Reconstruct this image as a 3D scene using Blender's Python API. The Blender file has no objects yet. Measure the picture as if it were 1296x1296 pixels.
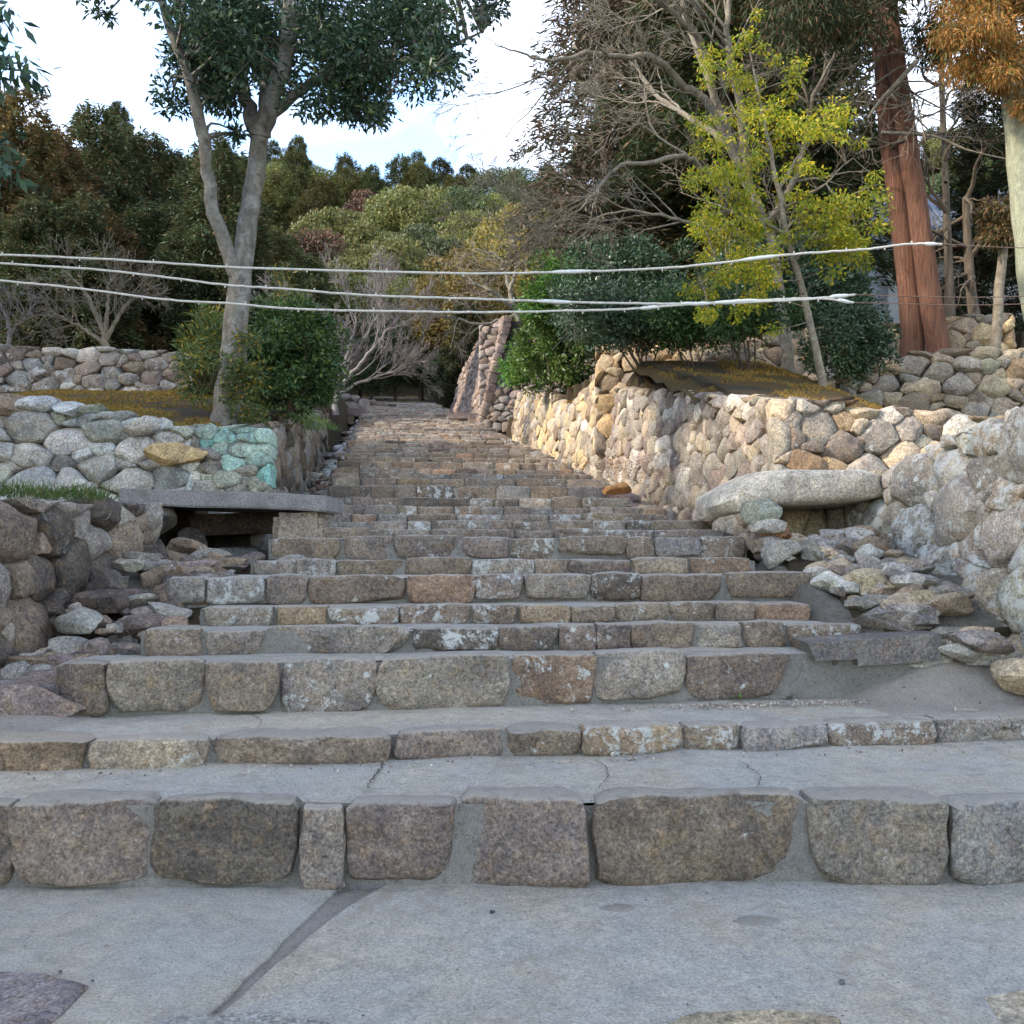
import bpy, bmesh, math, random
import numpy as np
from mathutils import Vector, Matrix

# ------------------------------------------------------------------ camera, sky, sun
scene = bpy.context.scene
H = 1.55                                   # eye height above the landing
F = 1200.0                                 # focal length in photo pixels (photo is 1296 wide)
PITCH = math.atan(42 / F)
cam_d = bpy.data.cameras.new('camera'); cam = bpy.data.objects.new('camera', cam_d)
scene.collection.objects.link(cam); scene.camera = cam
cam.location = (0, 0, H); cam.rotation_euler = (math.pi / 2 + PITCH, 0, 0)
cam_d.sensor_width = 36; cam_d.lens = 36 * F / 1296; cam_d.clip_end = 2000; cam_d.clip_start = .05

SUN = Vector((-.80, -.30, .52)).normalized()        # towards the sun
SUN_EL = math.asin(SUN.z); SUN_AZ = math.atan2(SUN.x, SUN.y)
world = bpy.data.worlds.new('World'); scene.world = world; world.use_nodes = True
wn = world.node_tree; wn.nodes.clear()
w_out = wn.nodes.new('ShaderNodeOutputWorld'); w_bg = wn.nodes.new('ShaderNodeBackground')
w_sky = wn.nodes.new('ShaderNodeTexSky'); w_sky.sky_type = 'NISHITA'; w_sky.sun_disc = False
w_sky.sun_elevation = SUN_EL; w_sky.sun_rotation = SUN_AZ; w_sky.air_density = 1.0; w_sky.dust_density = .1; w_sky.ozone_density = 2.0
w_tc = wn.nodes.new('ShaderNodeTexCoord'); w_map = wn.nodes.new('ShaderNodeMapping')
w_map.inputs['Scale'].default_value = (1, 1, 1.7); w_map.inputs['Location'].default_value = (.35, .1, .2)
w_no = wn.nodes.new('ShaderNodeTexNoise'); w_no.inputs['Scale'].default_value = 2.6; w_no.inputs['Detail'].default_value = 7
w_no.inputs['Roughness'].default_value = .55
w_ra = wn.nodes.new('ShaderNodeValToRGB'); w_ra.color_ramp.elements[0].position = .43; w_ra.color_ramp.elements[1].position = .70
w_ra.color_ramp.elements[1].color = (.84, .84, .84, 1)
w_mx = wn.nodes.new('ShaderNodeMix'); w_mx.data_type = 'RGBA'
w_mx.inputs['B'].default_value = (4.5, 4.2, 3.8, 1)       # sunlit cloud, in the sky texture's units
wn.links.new(w_tc.outputs['Generated'], w_map.inputs[0]); wn.links.new(w_map.outputs[0], w_no.inputs['Vector'])
wn.links.new(w_no.outputs['Fac'], w_ra.inputs[0]); wn.links.new(w_ra.outputs[0], w_mx.inputs['Factor'])
wn.links.new(w_sky.outputs[0], w_mx.inputs['A']); wn.links.new(w_mx.outputs['Result'], w_bg.inputs[0])
w_bg.inputs[1].default_value = .15
wn.links.new(w_bg.outputs[0], w_out.inputs[0])
sl = bpy.data.lights.new('sun', 'SUN'); sl.energy = 1.6; sl.angle = math.radians(3.0); sl.color = (1.0, .90, .76)
so = bpy.data.objects.new('sun', sl); scene.collection.objects.link(so)
so.rotation_euler = SUN.to_track_quat('Z', 'Y').to_euler(); so.location = (-20, -10, 30)
scene.view_settings.view_transform = 'Standard'; scene.view_settings.look = 'None'
scene.view_settings.exposure = 2.3; scene.view_settings.gamma = 1
scene.cycles.max_bounces = 6; scene.cycles.diffuse_bounces = 3; scene.cycles.transparent_max_bounces = 4

# ------------------------------------------------------------------ helpers
COL = scene.collection
RNG = np.random.default_rng(7)
def lerp(a, b, t): return a + (b - a) * t
def sstep(a, b, x):
    t = np.clip((np.asarray(x, float) - a) / (b - a), 0, 1); return t * t * (3 - 2 * t)
def P(x, y, d):
    """photo pixel -> point at forward distance d"""
    cx, cy = (x - 648) / F, (648 - y) / F
    c, s = math.cos(PITCH), math.sin(PITCH)
    v = np.array([cx, c - cy * s, s + cy * c]); v *= d / v[1]
    return np.array([v[0], d, v[2] + H])
def X(x, d): return (x - 648) / F * d
def Z(y, d): return P(648, y, d)[2]
def vnoise(p, seed=0):
    """value noise in -1..1 for an (n,3) array"""
    p = np.asarray(p, float); i = np.floor(p).astype(np.int64); f = p - i; f = f * f * (3 - 2 * f)
    def h(a, b, c):
        n = (a * 374761393 + b * 668265263 + c * 2147483647 + seed * 1274126177) & 0xffffffff
        n = ((n ^ (n >> 13)) * 1274126177) & 0xffffffff
        return ((n ^ (n >> 16)) & 0xffff) / 32767.5 - 1
    x, y, z = i[:, 0], i[:, 1], i[:, 2]; fx, fy, fz = f[:, 0], f[:, 1], f[:, 2]
    def l(a, b, t): return a + (b - a) * t
    return l(l(l(h(x, y, z), h(x+1, y, z), fx), l(h(x, y+1, z), h(x+1, y+1, z), fx), fy),
             l(l(h(x, y, z+1), h(x+1, y, z+1), fx), l(h(x, y+1, z+1), h(x+1, y+1, z+1), fx), fy), fz)
def fbm(p, seed=0, octv=3):
    p = np.asarray(p, float); o = 0; a = 1
    for k in range(octv): o = o + a * vnoise(p * 2 ** k + 17.3 * k, seed + k); a *= .5
    return o
def link(ob, parent=None):
    COL.objects.link(ob)
    if parent is not None: ob.parent = parent
    return ob
def tag(o, label=None, cat=None, group=None, kind=None):
    if label: o['label'] = label
    if cat: o['category'] = cat
    if group: o['group'] = group
    if kind: o['kind'] = kind
    return o
def thing(name, loc, label, cat, group=None):
    o = bpy.data.objects.new(name, None); o.location = loc; o.empty_display_size = .2
    return tag(link(o), label, cat, group)
def make_mesh(name, verts, faces, mat, parent=None, tint=None, smooth=True, origin=None, local=False, sharp=None):
    """faces: (n,3|4) array or list of lists; tint: (n,4) per vertex. Verts are world positions unless local."""
    verts = np.asarray(verts, float)
    po = np.array(parent.matrix_world.translation) if parent is not None else np.zeros(3)
    if parent is not None and parent.parent is not None: po = np.array(parent.location) + np.array(parent.parent.location)
    elif parent is not None: po = np.array(parent.location)
    if local: loc = np.zeros(3); vv = verts
    else:
        c = (verts.min(0) + verts.max(0)) / 2 if origin is None else np.asarray(origin, float)
        loc = c - po; vv = verts - c
    me = bpy.data.meshes.new(name)
    if isinstance(faces, np.ndarray):
        nf, k = faces.shape
        me.vertices.add(len(vv)); me.vertices.foreach_set('co', vv.astype(np.float32).ravel())
        me.loops.add(nf * k); me.loops.foreach_set('vertex_index', faces.astype(np.int32).ravel())
        me.polygons.add(nf); me.polygons.foreach_set('loop_start', np.arange(0, nf * k, k, dtype=np.int32))
        me.update(calc_edges=True)
    else:
        me.from_pydata(vv.tolist(), [], faces); me.update()
    if smooth: me.polygons.foreach_set('use_smooth', np.ones(len(me.polygons), bool))
    if tint is not None and smooth: me.set_sharp_from_angle(angle=math.radians(sharp or 34))
    if tint is not None:
        at = me.color_attributes.new('tint', 'FLOAT_COLOR', 'POINT')
        at.data.foreach_set('color', np.asarray(tint, np.float32).ravel())
    me.materials.append(mat)
    ob = bpy.data.objects.new(name, me); ob.location = loc
    return link(ob, parent)
class MB:
    def __init__(s): s.v = []; s.f = []; s.t = []; s.n = 0
    def add(s, v, f, t=None):
        v = np.asarray(v, float); s.v.append(v); s.f += [[i + s.n for i in q] for q in f]; s.n += len(v)
        if t is not None: s.t.append(np.tile(np.asarray(t, float), (len(v), 1)))
    def build(s, name, mat, parent=None, smooth=True):
        return make_mesh(name, np.vstack(s.v), s.f, mat, parent, np.vstack(s.t) if s.t else None, smooth)

# ------------------------------------------------------------------ materials
class NT:
    def __init__(s, name):
        s.m = bpy.data.materials.new(name); s.m.use_nodes = True; s.t = s.m.node_tree
        s.b = s.t.nodes['Principled BSDF']; s.b.inputs['Specular IOR Level'].default_value = .25
        s.out = s.t.nodes['Material Output']
    def n(s, typ, **kw):
        n = s.t.nodes.new(typ)
        for k, v in kw.items():
            if k in n.inputs: n.inputs[k].default_value = v
            else: setattr(n, k, v)
        return n
    def l(s, a, b): s.t.links.new(a, b)
    def pos(s, scale=None):
        g = s.n('ShaderNodeNewGeometry').outputs['Position']
        if scale is None: return g
        m = s.n('ShaderNodeMapping'); m.inputs['Scale'].default_value = scale; s.l(g, m.inputs[0]); return m.outputs[0]
    def noise(s, vec, scale, detail=4, rough=.6, dist=0):
        n = s.n('ShaderNodeTexNoise'); n.inputs['Scale'].default_value = scale; n.inputs['Detail'].default_value = detail
        n.inputs['Roughness'].default_value = rough; n.inputs['Distortion'].default_value = dist; s.l(vec, n.inputs['Vector']); return n.outputs['Fac']
    def ramp(s, fac, a, b, ca=(0, 0, 0, 1), cb=(1, 1, 1, 1)):
        r = s.n('ShaderNodeValToRGB'); e = r.color_ramp.elements; e[0].position = a; e[1].position = b; e[0].color = ca; e[1].color = cb
        s.l(fac, r.inputs[0]); return r.outputs[0]
    def mix(s, fac, a, b, mode='MIX'):
        m = s.n('ShaderNodeMix', data_type='RGBA', blend_type=mode)
        for v, k in ((fac, 'Factor'), (a, 'A'), (b, 'B')):
            if isinstance(v, (int, float)): m.inputs[k].default_value = v
            elif isinstance(v, tuple): m.inputs[k].default_value = v if len(v) == 4 else v + (1,)
            else: s.l(v, m.inputs[k])
        return m.outputs['Result']
    def math(s, op, a, b=0.0, clamp=False):
        m = s.n('ShaderNodeMath', operation=op, use_clamp=clamp)
        for i, v in enumerate((a, b)):
            if isinstance(v, (int, float)): m.inputs[i].default_value = v
            else: s.l(v, m.inputs[i])
        return m.outputs[0]
    def bump(s, h, strength, dist, normal=None):
        b = s.n('ShaderNodeBump'); b.inputs['Strength'].default_value = strength; b.inputs['Distance'].default_value = dist
        s.l(h, b.inputs['Height'])
        if normal is not None: s.l(normal, b.inputs['Normal'])
        return b.outputs[0]

def stone_material(name='weathered_stone', dust=0.0):
    N = NT(name); p = N.pos()
    at = N.n('ShaderNodeAttribute', attribute_name='tint')
    big = N.noise(p, 3.2, 5, .65, .4); med = N.noise(p, 13, 5, .7); fine = N.noise(p, 70, 4, .75); mott = N.noise(p, 34, 5, .8, .6)
    c = N.mix(N.ramp(big, .32, .68), N.mix(1.0, at.outputs['Color'], (.62, .60, .62), 'MULTIPLY'),
              N.mix(1.0, at.outputs['Color'], (1.32, 1.24, 1.12), 'MULTIPLY'))
    c = N.mix(N.math('MULTIPLY', N.ramp(med, .50, .72), .5), c, (.20, .125, .06))          # rusty ochre stains
    c = N.mix(1.0, c, N.ramp(mott, .30, .72, (.34, .34, .35, 1), (1.7, 1.68, 1.62, 1)), 'MULTIPLY')
    c = N.mix(1.0, c, N.ramp(fine, .32, .68, (.5, .5, .5, 1), (1.5, 1.5, 1.5, 1)), 'MULTIPLY')
    c = N.mix(1.0, c, (1.38, 1.36, 1.33), 'MULTIPLY')
    dark = N.noise(p, 6.5, 7, .75, .8)
    c = N.mix(N.math('MULTIPLY', N.ramp(dark, .57, .69), .55), c, (.04, .037, .038))       # black crust
    # pale lichen, amount from the stone's own alpha
    li = N.noise(p, 9, 8, .72, .5); li2 = N.noise(p, 46, 4, .8)
    v = N.math('ADD', N.math('MULTIPLY', li, .75), N.math('MULTIPLY', li2, .35))
    thr = N.math('SUBTRACT', .79, N.math('MULTIPLY', at.outputs['Alpha'], .30))
    lm = N.math('MULTIPLY', N.math('SUBTRACT', v, thr), 16, True); lm.node.use_clamp = True
    c = N.mix(N.math('MULTIPLY', lm, .85), c, N.mix(li2, (.34, .35, .33), (.62, .62, .58)))
    vo = N.n('ShaderNodeTexVoronoi'); vo.inputs['Scale'].default_value = 7; N.l(N.mix(.035, p, N.n('ShaderNodeTexNoise', Scale=30.0).outputs['Color']), vo.inputs['Vector'])
    sep = N.n('ShaderNodeSeparateColor'); N.l(vo.outputs['Color'], sep.inputs[0])
    rad = N.math('MULTIPLY', N.math('SUBTRACT', sep.outputs[0], N.math('SUBTRACT', 1.02, N.math('MULTIPLY', at.outputs['Alpha'], .55))), .75)
    sm = N.math('MULTIPLY', N.math('SUBTRACT', rad, vo.outputs['Distance']), 14); sm.node.use_clamp = True
    c = N.mix(N.math('MULTIPLY', sm, .8), c, N.mix(mott, (.36, .37, .35), (.66, .66, .62)))
    if dust:
        nz = N.n('ShaderNodeSeparateXYZ'); N.l(N.n('ShaderNodeNewGeometry').outputs['Normal'], nz.inputs[0])
        dm = N.math('MULTIPLY', N.ramp(N.math('ADD', nz.outputs[2], N.math('MULTIPLY', N.math('SUBTRACT', med, .5), 1.6)), .40, 1.15), dust)
        c = N.mix(dm, c, N.mix(fine, (.27, .235, .19), (.42, .375, .315)))
    N.l(c, N.b.inputs['Base Color']); N.b.inputs['Roughness'].default_value = .9
    hgt = N.math('ADD', N.math('MULTIPLY', big, .5), N.math('ADD', N.math('MULTIPLY', med, .5), N.math('MULTIPLY', mott, .30)))
    hgt = N.math('ADD', hgt, N.math('MULTIPLY', fine, .22))
    N.l(N.bump(hgt, .9, .045), N.b.inputs['Normal'])
    return N.m
def concrete_material():
    N = NT('worn_mortar'); p = N.pos()
    big = N.noise(p, 1.1, 5, .6, .6); med = N.noise(p, 5, 6, .7, .3); fine = N.noise(p, 85, 3, .8); grain = N.noise(p, 260, 2, .7)
    streak = N.noise(N.pos((1.0, 2.2, 2.2)), 1.5, 7, .7, 1.2)
    c = N.mix(N.ramp(big, .42, .60), (.50, .462, .405), (.55, .475, .372))
    mo = N.noise(p, 11, 6, .75, .6); c = N.mix(1.0, c, N.ramp(mo, .30, .70, (.74, .74, .75, 1), (1.20, 1.19, 1.16, 1)), 'MULTIPLY')
    c = N.mix(N.math('MULTIPLY', N.ramp(streak, .46, .66), .5), c, (.58, .54, .475))
    c = N.mix(N.math('MULTIPLY', N.ramp(med, .58, .72), .5), c, (.42, .335, .255))
    c = N.mix(1.0, c, N.ramp(fine, .30, .66, (.55, .55, .56, 1), (1.2, 1.2, 1.18, 1)), 'MULTIPLY')
    c = N.mix(1.0, c, N.ramp(grain, .25, .6, (.84, .84, .84, 1), (1.08, 1.08, 1.08, 1)), 'MULTIPLY')
    st = N.noise(p, 2.3, 8, .78, 1.0); c = N.mix(N.math('MULTIPLY', N.ramp(st, .54, .64), .7), c, (.40, .325, .24))
    st2 = N.noise(p, 1.7, 8, .8, 1.6); c = N.mix(N.math('MULTIPLY', N.ramp(st2, .56, .70), .6), c, (.23, .23, .23))
    sp = N.noise(p, 42, 2, .6); c = N.mix(N.ramp(sp, .70, .73), c, (.11, .105, .10))
    N.l(c, N.b.inputs['Base Color']); N.b.inputs['Roughness'].default_value = .95
    hgt = N.math('ADD', N.math('ADD', N.math('MULTIPLY', med, 1.0), N.math('MULTIPLY', fine, .35)), N.math('MULTIPLY', grain, .14))
    hgt = N.math('ADD', N.math('ADD', hgt, N.math('MULTIPLY', st, .8)), N.math('MULTIPLY', mo, .5))
    N.l(N.bump(hgt, 1.0, .05), N.b.inputs['Normal'])
    return N.m
def granite_material():
    N = NT('cut_granite'); p = N.pos()
    a = N.noise(p, 90, 3, .8); b = N.noise(p, 5, 5, .65, .5)
    c = N.mix(N.ramp(a, .35, .65), (.13, .115, .11), (.36, .335, .32)); c = N.mix(N.math('MULTIPLY', N.ramp(b, .45, .7), .5), c, (.10, .085, .08))
    N.l(c, N.b.inputs['Base Color']); N.b.inputs['Roughness'].default_value = .85
    N.l(N.bump(N.math('ADD', a, b), .7, .02), N.b.inputs['Normal']); return N.m
def earth_material(name, c1, c2, c3, s1=.9, s2=18, bumpd=.05):
    N = NT(name); p = N.pos()
    a = N.noise(p, s1, 6, .7, .5); b = N.noise(p, s2, 5, .75); d = N.noise(p, s2 * 5, 3, .8)
    c = N.mix(N.ramp(a, .38, .62), c1, c2); c = N.mix(N.ramp(b, .5, .7), c, c3)
    c = N.mix(1.0, c, N.ramp(d, .28, .7, (.5, .5, .5, 1), (1.4, 1.4, 1.4, 1)), 'MULTIPLY')
    N.l(c, N.b.inputs['Base Color']); N.b.inputs['Roughness'].default_value = 1
    N.l(N.bump(N.math('ADD', b, d), .9, bumpd), N.b.inputs['Normal']); return N.m
def bark_material(name, dark, light, patch, sz=(14, 14, 3), patch_amt=.5):
    N = NT(name); p = N.pos(sz)
    a = N.noise(p, 1.0, 6, .7, .6); b = N.noise(N.pos(), 5, 5, .7, .4); f = N.noise(N.pos(), 60, 3, .8)
    c = N.mix(N.ramp(a, .35, .65), dark, light); c = N.mix(N.math('MULTIPLY', N.ramp(b, .5, .62), patch_amt), c, patch)
    c = N.mix(1.0, c, N.ramp(f, .3, .7, (.7, .7, .7, 1), (1.25, 1.25, 1.25, 1)), 'MULTIPLY')
    N.l(c, N.b.inputs['Base Color']); N.b.inputs['Roughness'].default_value = .95
    N.l(N.bump(N.math('ADD', a, N.math('MULTIPLY', f, .3)), 1.0, .04), N.b.inputs['Normal']); return N.m
def leaf_material(name, c1, c2, c3=None, share3=.15, rough=.55, trans=.35, vary=.25):
    """c1..c2 by leaf, c3 for a share of the leaves; whole trees vary a little in value"""
    N = NT(name); g = N.n('ShaderNodeNewGeometry'); oi = N.n('ShaderNodeObjectInfo')
    r = g.outputs['Random Per Island']
    c = N.mix(r, c1, c2)
    if c3:
        k = N.math('FRACT', N.math('MULTIPLY', r, 37.7)); c = N.mix(N.math('LESS_THAN', k, share3), c, c3)
    pn = N.noise(g.outputs['Position'], .55, 3, .6)
    c = N.mix(1.0, c, N.ramp(pn, .3, .7, (1 - vary, 1 - vary, 1 - vary, 1), (1 + vary, 1 + vary, 1 + vary * .6, 1)), 'MULTIPLY')
    hv = N.n('ShaderNodeHueSaturation'); N.l(c, hv.inputs['Color'])
    N.l(N.math('ADD', .78, N.math('MULTIPLY', oi.outputs['Random'], .44)), hv.inputs['Value'])
    N.l(N.math('ADD', .485, N.math('MULTIPLY', oi.outputs['Random'], .03)), hv.inputs['Hue'])
    N.l(hv.outputs[0], N.b.inputs['Base Color']); N.b.inputs['Roughness'].default_value = rough
    N.b.inputs['Specular IOR Level'].default_value = .35
    tr = N.n('ShaderNodeBsdfTranslucent'); N.l(hv.outputs[0], tr.inputs['Color'])
    ms = N.n('ShaderNodeMixShader'); ms.inputs[0].default_value = trans
    N.l(N.b.outputs[0], ms.inputs[1]); N.l(tr.outputs[0], ms.inputs[2]); N.l(ms.outputs[0], N.out.inputs['Surface'])
    return N.m
def plain_material(name, col, rough=.6, var=.2, scale=20):
    N = NT(name); n = N.noise(N.pos(), scale, 4, .7)
    k1 = tuple(v * (1 - var) for v in col); k2 = tuple(v * (1 + var) for v in col)
    N.l(N.mix(N.ramp(n, .3, .7), k1, k2), N.b.inputs['Base Color']); N.b.inputs['Roughness'].default_value = rough
    return N.m
M = dict(
    stone=stone_material(), step=stone_material('trodden_stone', .75), concrete=concrete_material(), granite=granite_material(),
    earth=earth_material('forest_floor', (.055, .038, .022), (.075, .058, .028), (.095, .062, .032)),
    soil=earth_material('gritty_soil', (.25, .215, .175), (.31, .275, .23), (.16, .13, .10), 5, 16, .12),
    joint=earth_material('dirty_joint_mortar', (.27, .25, .215), (.36, .335, .295), (.20, .17, .135), 3, 30, .03),
    core=earth_material('packed_earth', (.085, .075, .062), (.12, .105, .085), (.055, .048, .04), 5, 22, .08),
    moss=earth_material('dry_moss', (.15, .085, .026), (.115, .09, .03), (.16, .07, .035), 1.6, 26, .06),
    gravel=earth_material('gravelly_dirt', (.42, .36, .30), (.46, .41, .35), (.34, .275, .215), 2, 30, .03),
)

# ------------------------------------------------------------------ stone shapes
def outline(poly, m, cuts=2, ratio=.15):
    p = np.asarray(poly, float)
    for _ in range(cuts):
        q = np.roll(p, -1, 0); p = np.stack([p * (1 - ratio) + q * ratio, p * ratio + q * (1 - ratio)], 1).reshape(-1, 2)
    q = np.vstack([p, p[:1]]); seg = np.linalg.norm(np.diff(q, axis=0), axis=1); s = np.concatenate([[0], np.cumsum(seg)])
    t = np.linspace(0, s[-1], m, endpoint=False)
    return np.stack([np.interp(t, s, q[:, 0]), np.interp(t, s, q[:, 1])], 1)
def stone_shape(poly, O, U, V, Nn, depth, bulge, bevel, rng, m=20, inner=(.66, .3), rough=.03, chips=3, tilt=.08, cuts=2, top_flat=False, ratio=.15, chip=(.06, .24)):
    """a dressed or rubble stone: rounded outline in the U,V plane, its face towards Nn"""
    o = outline(poly, m, cuts, ratio); c = o.mean(0); r = o - c; dist = np.linalg.norm(r, axis=1, keepdims=True)
    size = dist.mean()
    bevel = min(bevel, .55 * dist.min())
    rings = [(r * .86, -depth), (r, -depth * .55), (r, -bevel)]
    for a in (35, 65, 90):
        a = math.radians(a); rings.append((r * np.maximum(.05, 1 - bevel * (1 - math.cos(a)) / dist), -bevel + bevel * math.sin(a)))
    base = rings[-1][0]
    for s in inner: rings.append((base * s, bulge * (1 - s ** 4)))
    pts = []; wv = []
    for q, w in rings: pts.append(q); wv.append(np.full(m, w))
    pts.append(np.zeros((1, 2))); wv.append(np.array([bulge]))
    pts = np.vstack(pts); wv = np.concatenate(wv)
    tl = rng.normal(0, tilt, 2); wv = wv + np.where(wv > -bevel * 1.01, pts @ tl, 0)
    loc = np.column_stack([pts, wv])
    for _ in range(chips):                                            # knock corners off along flat planes
        ang = rng.uniform(0, 2 * math.pi); k = rng.uniform(.35, 1.1)
        n = np.array([math.cos(ang), math.sin(ang), k])
        if top_flat and n[1] > .2: n[1] = -n[1]
        n /= np.linalg.norm(n)
        dd = loc @ n; lim = dd.max() - rng.uniform(*chip) * size
        over = np.maximum(0, dd - lim); over = np.where(loc[:, 2] > -depth * .5, over, 0)
        loc = loc - over[:, None] * n
    sd = int(rng.integers(1, 9999))
    wgt = rough * size * .8
    nz = np.stack([fbm(loc / (size * .7) + 3.1 * k + sd, sd + k) for k in range(3)], 1) * wgt * 1.6
    nz += np.stack([vnoise(loc / (size * .22) + 7.7 * k + sd, sd + 5 + k) for k in range(3)], 1) * wgt * .5
    if top_flat: nz[:, 1] *= .45
    loc = loc + nz
    pw = O + (loc[:, :1] + c[0]) * U + (loc[:, 1:2] + c[1]) * V + loc[:, 2:3] * Nn
    R = len(rings); f = []
    for i in range(R - 1):
        for j in range(m):
            k = (j + 1) % m; f.append([i * m + j, i * m + k, (i + 1) * m + k, (i + 1) * m + j])
    L = (R - 1) * m
    for j in range(m): f.append([L + j, L + (j + 1) % m, R * m])
    f.append(list(range(m))[::-1])
    return pw, f
_bm = bmesh.new(); bmesh.ops.create_icosphere(_bm, subdivisions=4, radius=1)
ICO_V = np.array([v.co[:] for v in _bm.verts]); ICO_F = [[v.index for v in f.verts] for f in _bm.faces]; _bm.free()
_bm = bmesh.new(); bmesh.ops.create_icosphere(_bm, subdivisions=2, radius=1)
ICO2_V = np.array([v.co[:] for v in _bm.verts]); ICO2_F = [[v.index for v in f.verts] for f in _bm.faces]; _bm.free()
def boulder_shape(c, size, rot=(0, 0, 0), seed=0, cuts=11, boxy=.5, rough=.05, lo=False, cl=(.58, .86)):
    rng = np.random.default_rng(seed); v = (ICO2_V if lo else ICO_V).copy()
    v = np.sign(v) * np.abs(v) ** (1 - .45 * boxy); v /= np.abs(v).max()
    for _ in range(cuts):
        n = rng.normal(0, 1, 3); n /= np.linalg.norm(n); d = v @ n; lim = d.max() * rng.uniform(*cl)
        v -= np.maximum(0, d - lim)[:, None] * n
    v /= np.abs(v).max(0)
    v += v * (fbm(v * 1.3 + seed, seed)[:, None] * rough * 1.3) + np.stack([vnoise(v * 5 + seed + 9 * k, seed + k) for k in range(3)], 1) * rough * .4
    v = v * (np.asarray(size) / 2)
    mtx = np.array(Matrix.Rotation(rot[2], 3, 'Z') @ Matrix.Rotation(rot[1], 3, 'Y') @ Matrix.Rotation(rot[0], 3, 'X'))
    return v @ mtx.T + np.asarray(c), (ICO2_F if lo else ICO_F)

# colours of the stones: base colour, share of lichen (alpha)
PAL = dict(
    brown=(.165, .130, .100), purple=(.150, .122, .118), ochre=(.235, .165, .092), grey=(.185, .178, .168), blue=(.155, .178, .195),
    green=(.185, .205, .170), pale=(.315, .310, .295), palebl=(.315, .345, .370), tan=(.275, .232, .172), dark=(.075, .066, .062),
    teal=(.17, .285, .265), rust=(.225, .128, .072), pink=(.245, .195, .172), gold=(.36, .27, .145))
def pick(rng, table, lich=(.0, .5), calm=0):
    ks = list(table); w = np.array([table[k] for k in ks], float); k = ks[rng.choice(len(ks), p=w / w.sum())]
    c = np.array(PAL[k]) * rng.uniform(.80, 1.20) * rng.uniform(.96, 1.04, 3)
    if calm: c = lerp(c, np.array([.150, .128, .108]) * (c.mean() / .13) ** .5, calm)
    return (*c, rng.uniform(*lich))

# ------------------------------------------------------------------ stair profile and terrain
AX = -.136                                    # the stair runs away to the left
STEPS = [  # distance at x=0, top height, tilt, left px, right px
    (4.35, .383, .02, -420, 1720), (5.32, .517, .13, -420, 1720), (6.14, .834, .15, 112, 1196), (6.55, .988, .13, 203, 1112),
    (7.00, 1.11, .13, 272, 1042), (7.45, 1.314, .13, 232, 1052), (8.00, 1.43, .12, 330, 962), (8.55, 1.62, .13, 352, 956),
    (9.20, 1.70, .13, 398, 935), (9.95, 1.80, .13, 405, 905)]
TL, TR = -2.08, 2.12                          # stair edges either side of the axis at y=10
def stair_x(y, side): return (TL if side < 0 else TR) + AX * (y - 10)
_r = np.random.default_rng(5); _d = 9.95
while _d < 76:
    _d += _r.uniform(.82, 1.08); STEPS.append((_d, .175 * _d - .03 + _r.uniform(-.025, .025), .135 + _r.uniform(-.015, .015), None, None))
_sd = np.array([0, 4.34] + [s[0] for s in STEPS] + [77, 84]); _sz = np.array([0, 0] + [s[1] for s in STEPS] + [13.5, 14.6])
def zs(y): return np.interp(y, _sd, _sz)      # top of the stair surface (sloping)
def left_x(y):  return np.where(y < 5.55, -200., np.where(y < 8.5, np.interp(y, [5.55, 8.5], [-3.38, -3.05]), np.where(y < 10.3, np.interp(y, [8.5, 10.3], [-3.05, -2.72]), -2.72 + AX * (y - 10.3))))
def right_x(y): return np.where(y < 5.8, 200., np.where(y < 9.3, np.interp(y, [5.8, 9.3], [3.50, 3.34]), np.where(y < 10.2, np.interp(y, [9.3, 10.2], [3.34, 2.86]), 2.86 + AX * (y - 10.2))))
def far_z(x, y):
    y = np.asarray(y, float); k = np.maximum(0, y - 74)
    z = .175 * np.minimum(y, 90) + .50 * k * sstep(0, 25, k) - 1.0 * sstep(150, 260, y) * (y - 150) * .25
    z = z + .16 * np.maximum(0, -x - 14) + .13 * np.maximum(0, x - 18)
    return z + 1.2 * vnoise(np.column_stack([np.ravel(x) / 14, np.ravel(y) / 14, np.zeros(np.size(x))]), 3).reshape(np.shape(x)) * sstep(45, 80, y)
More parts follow.
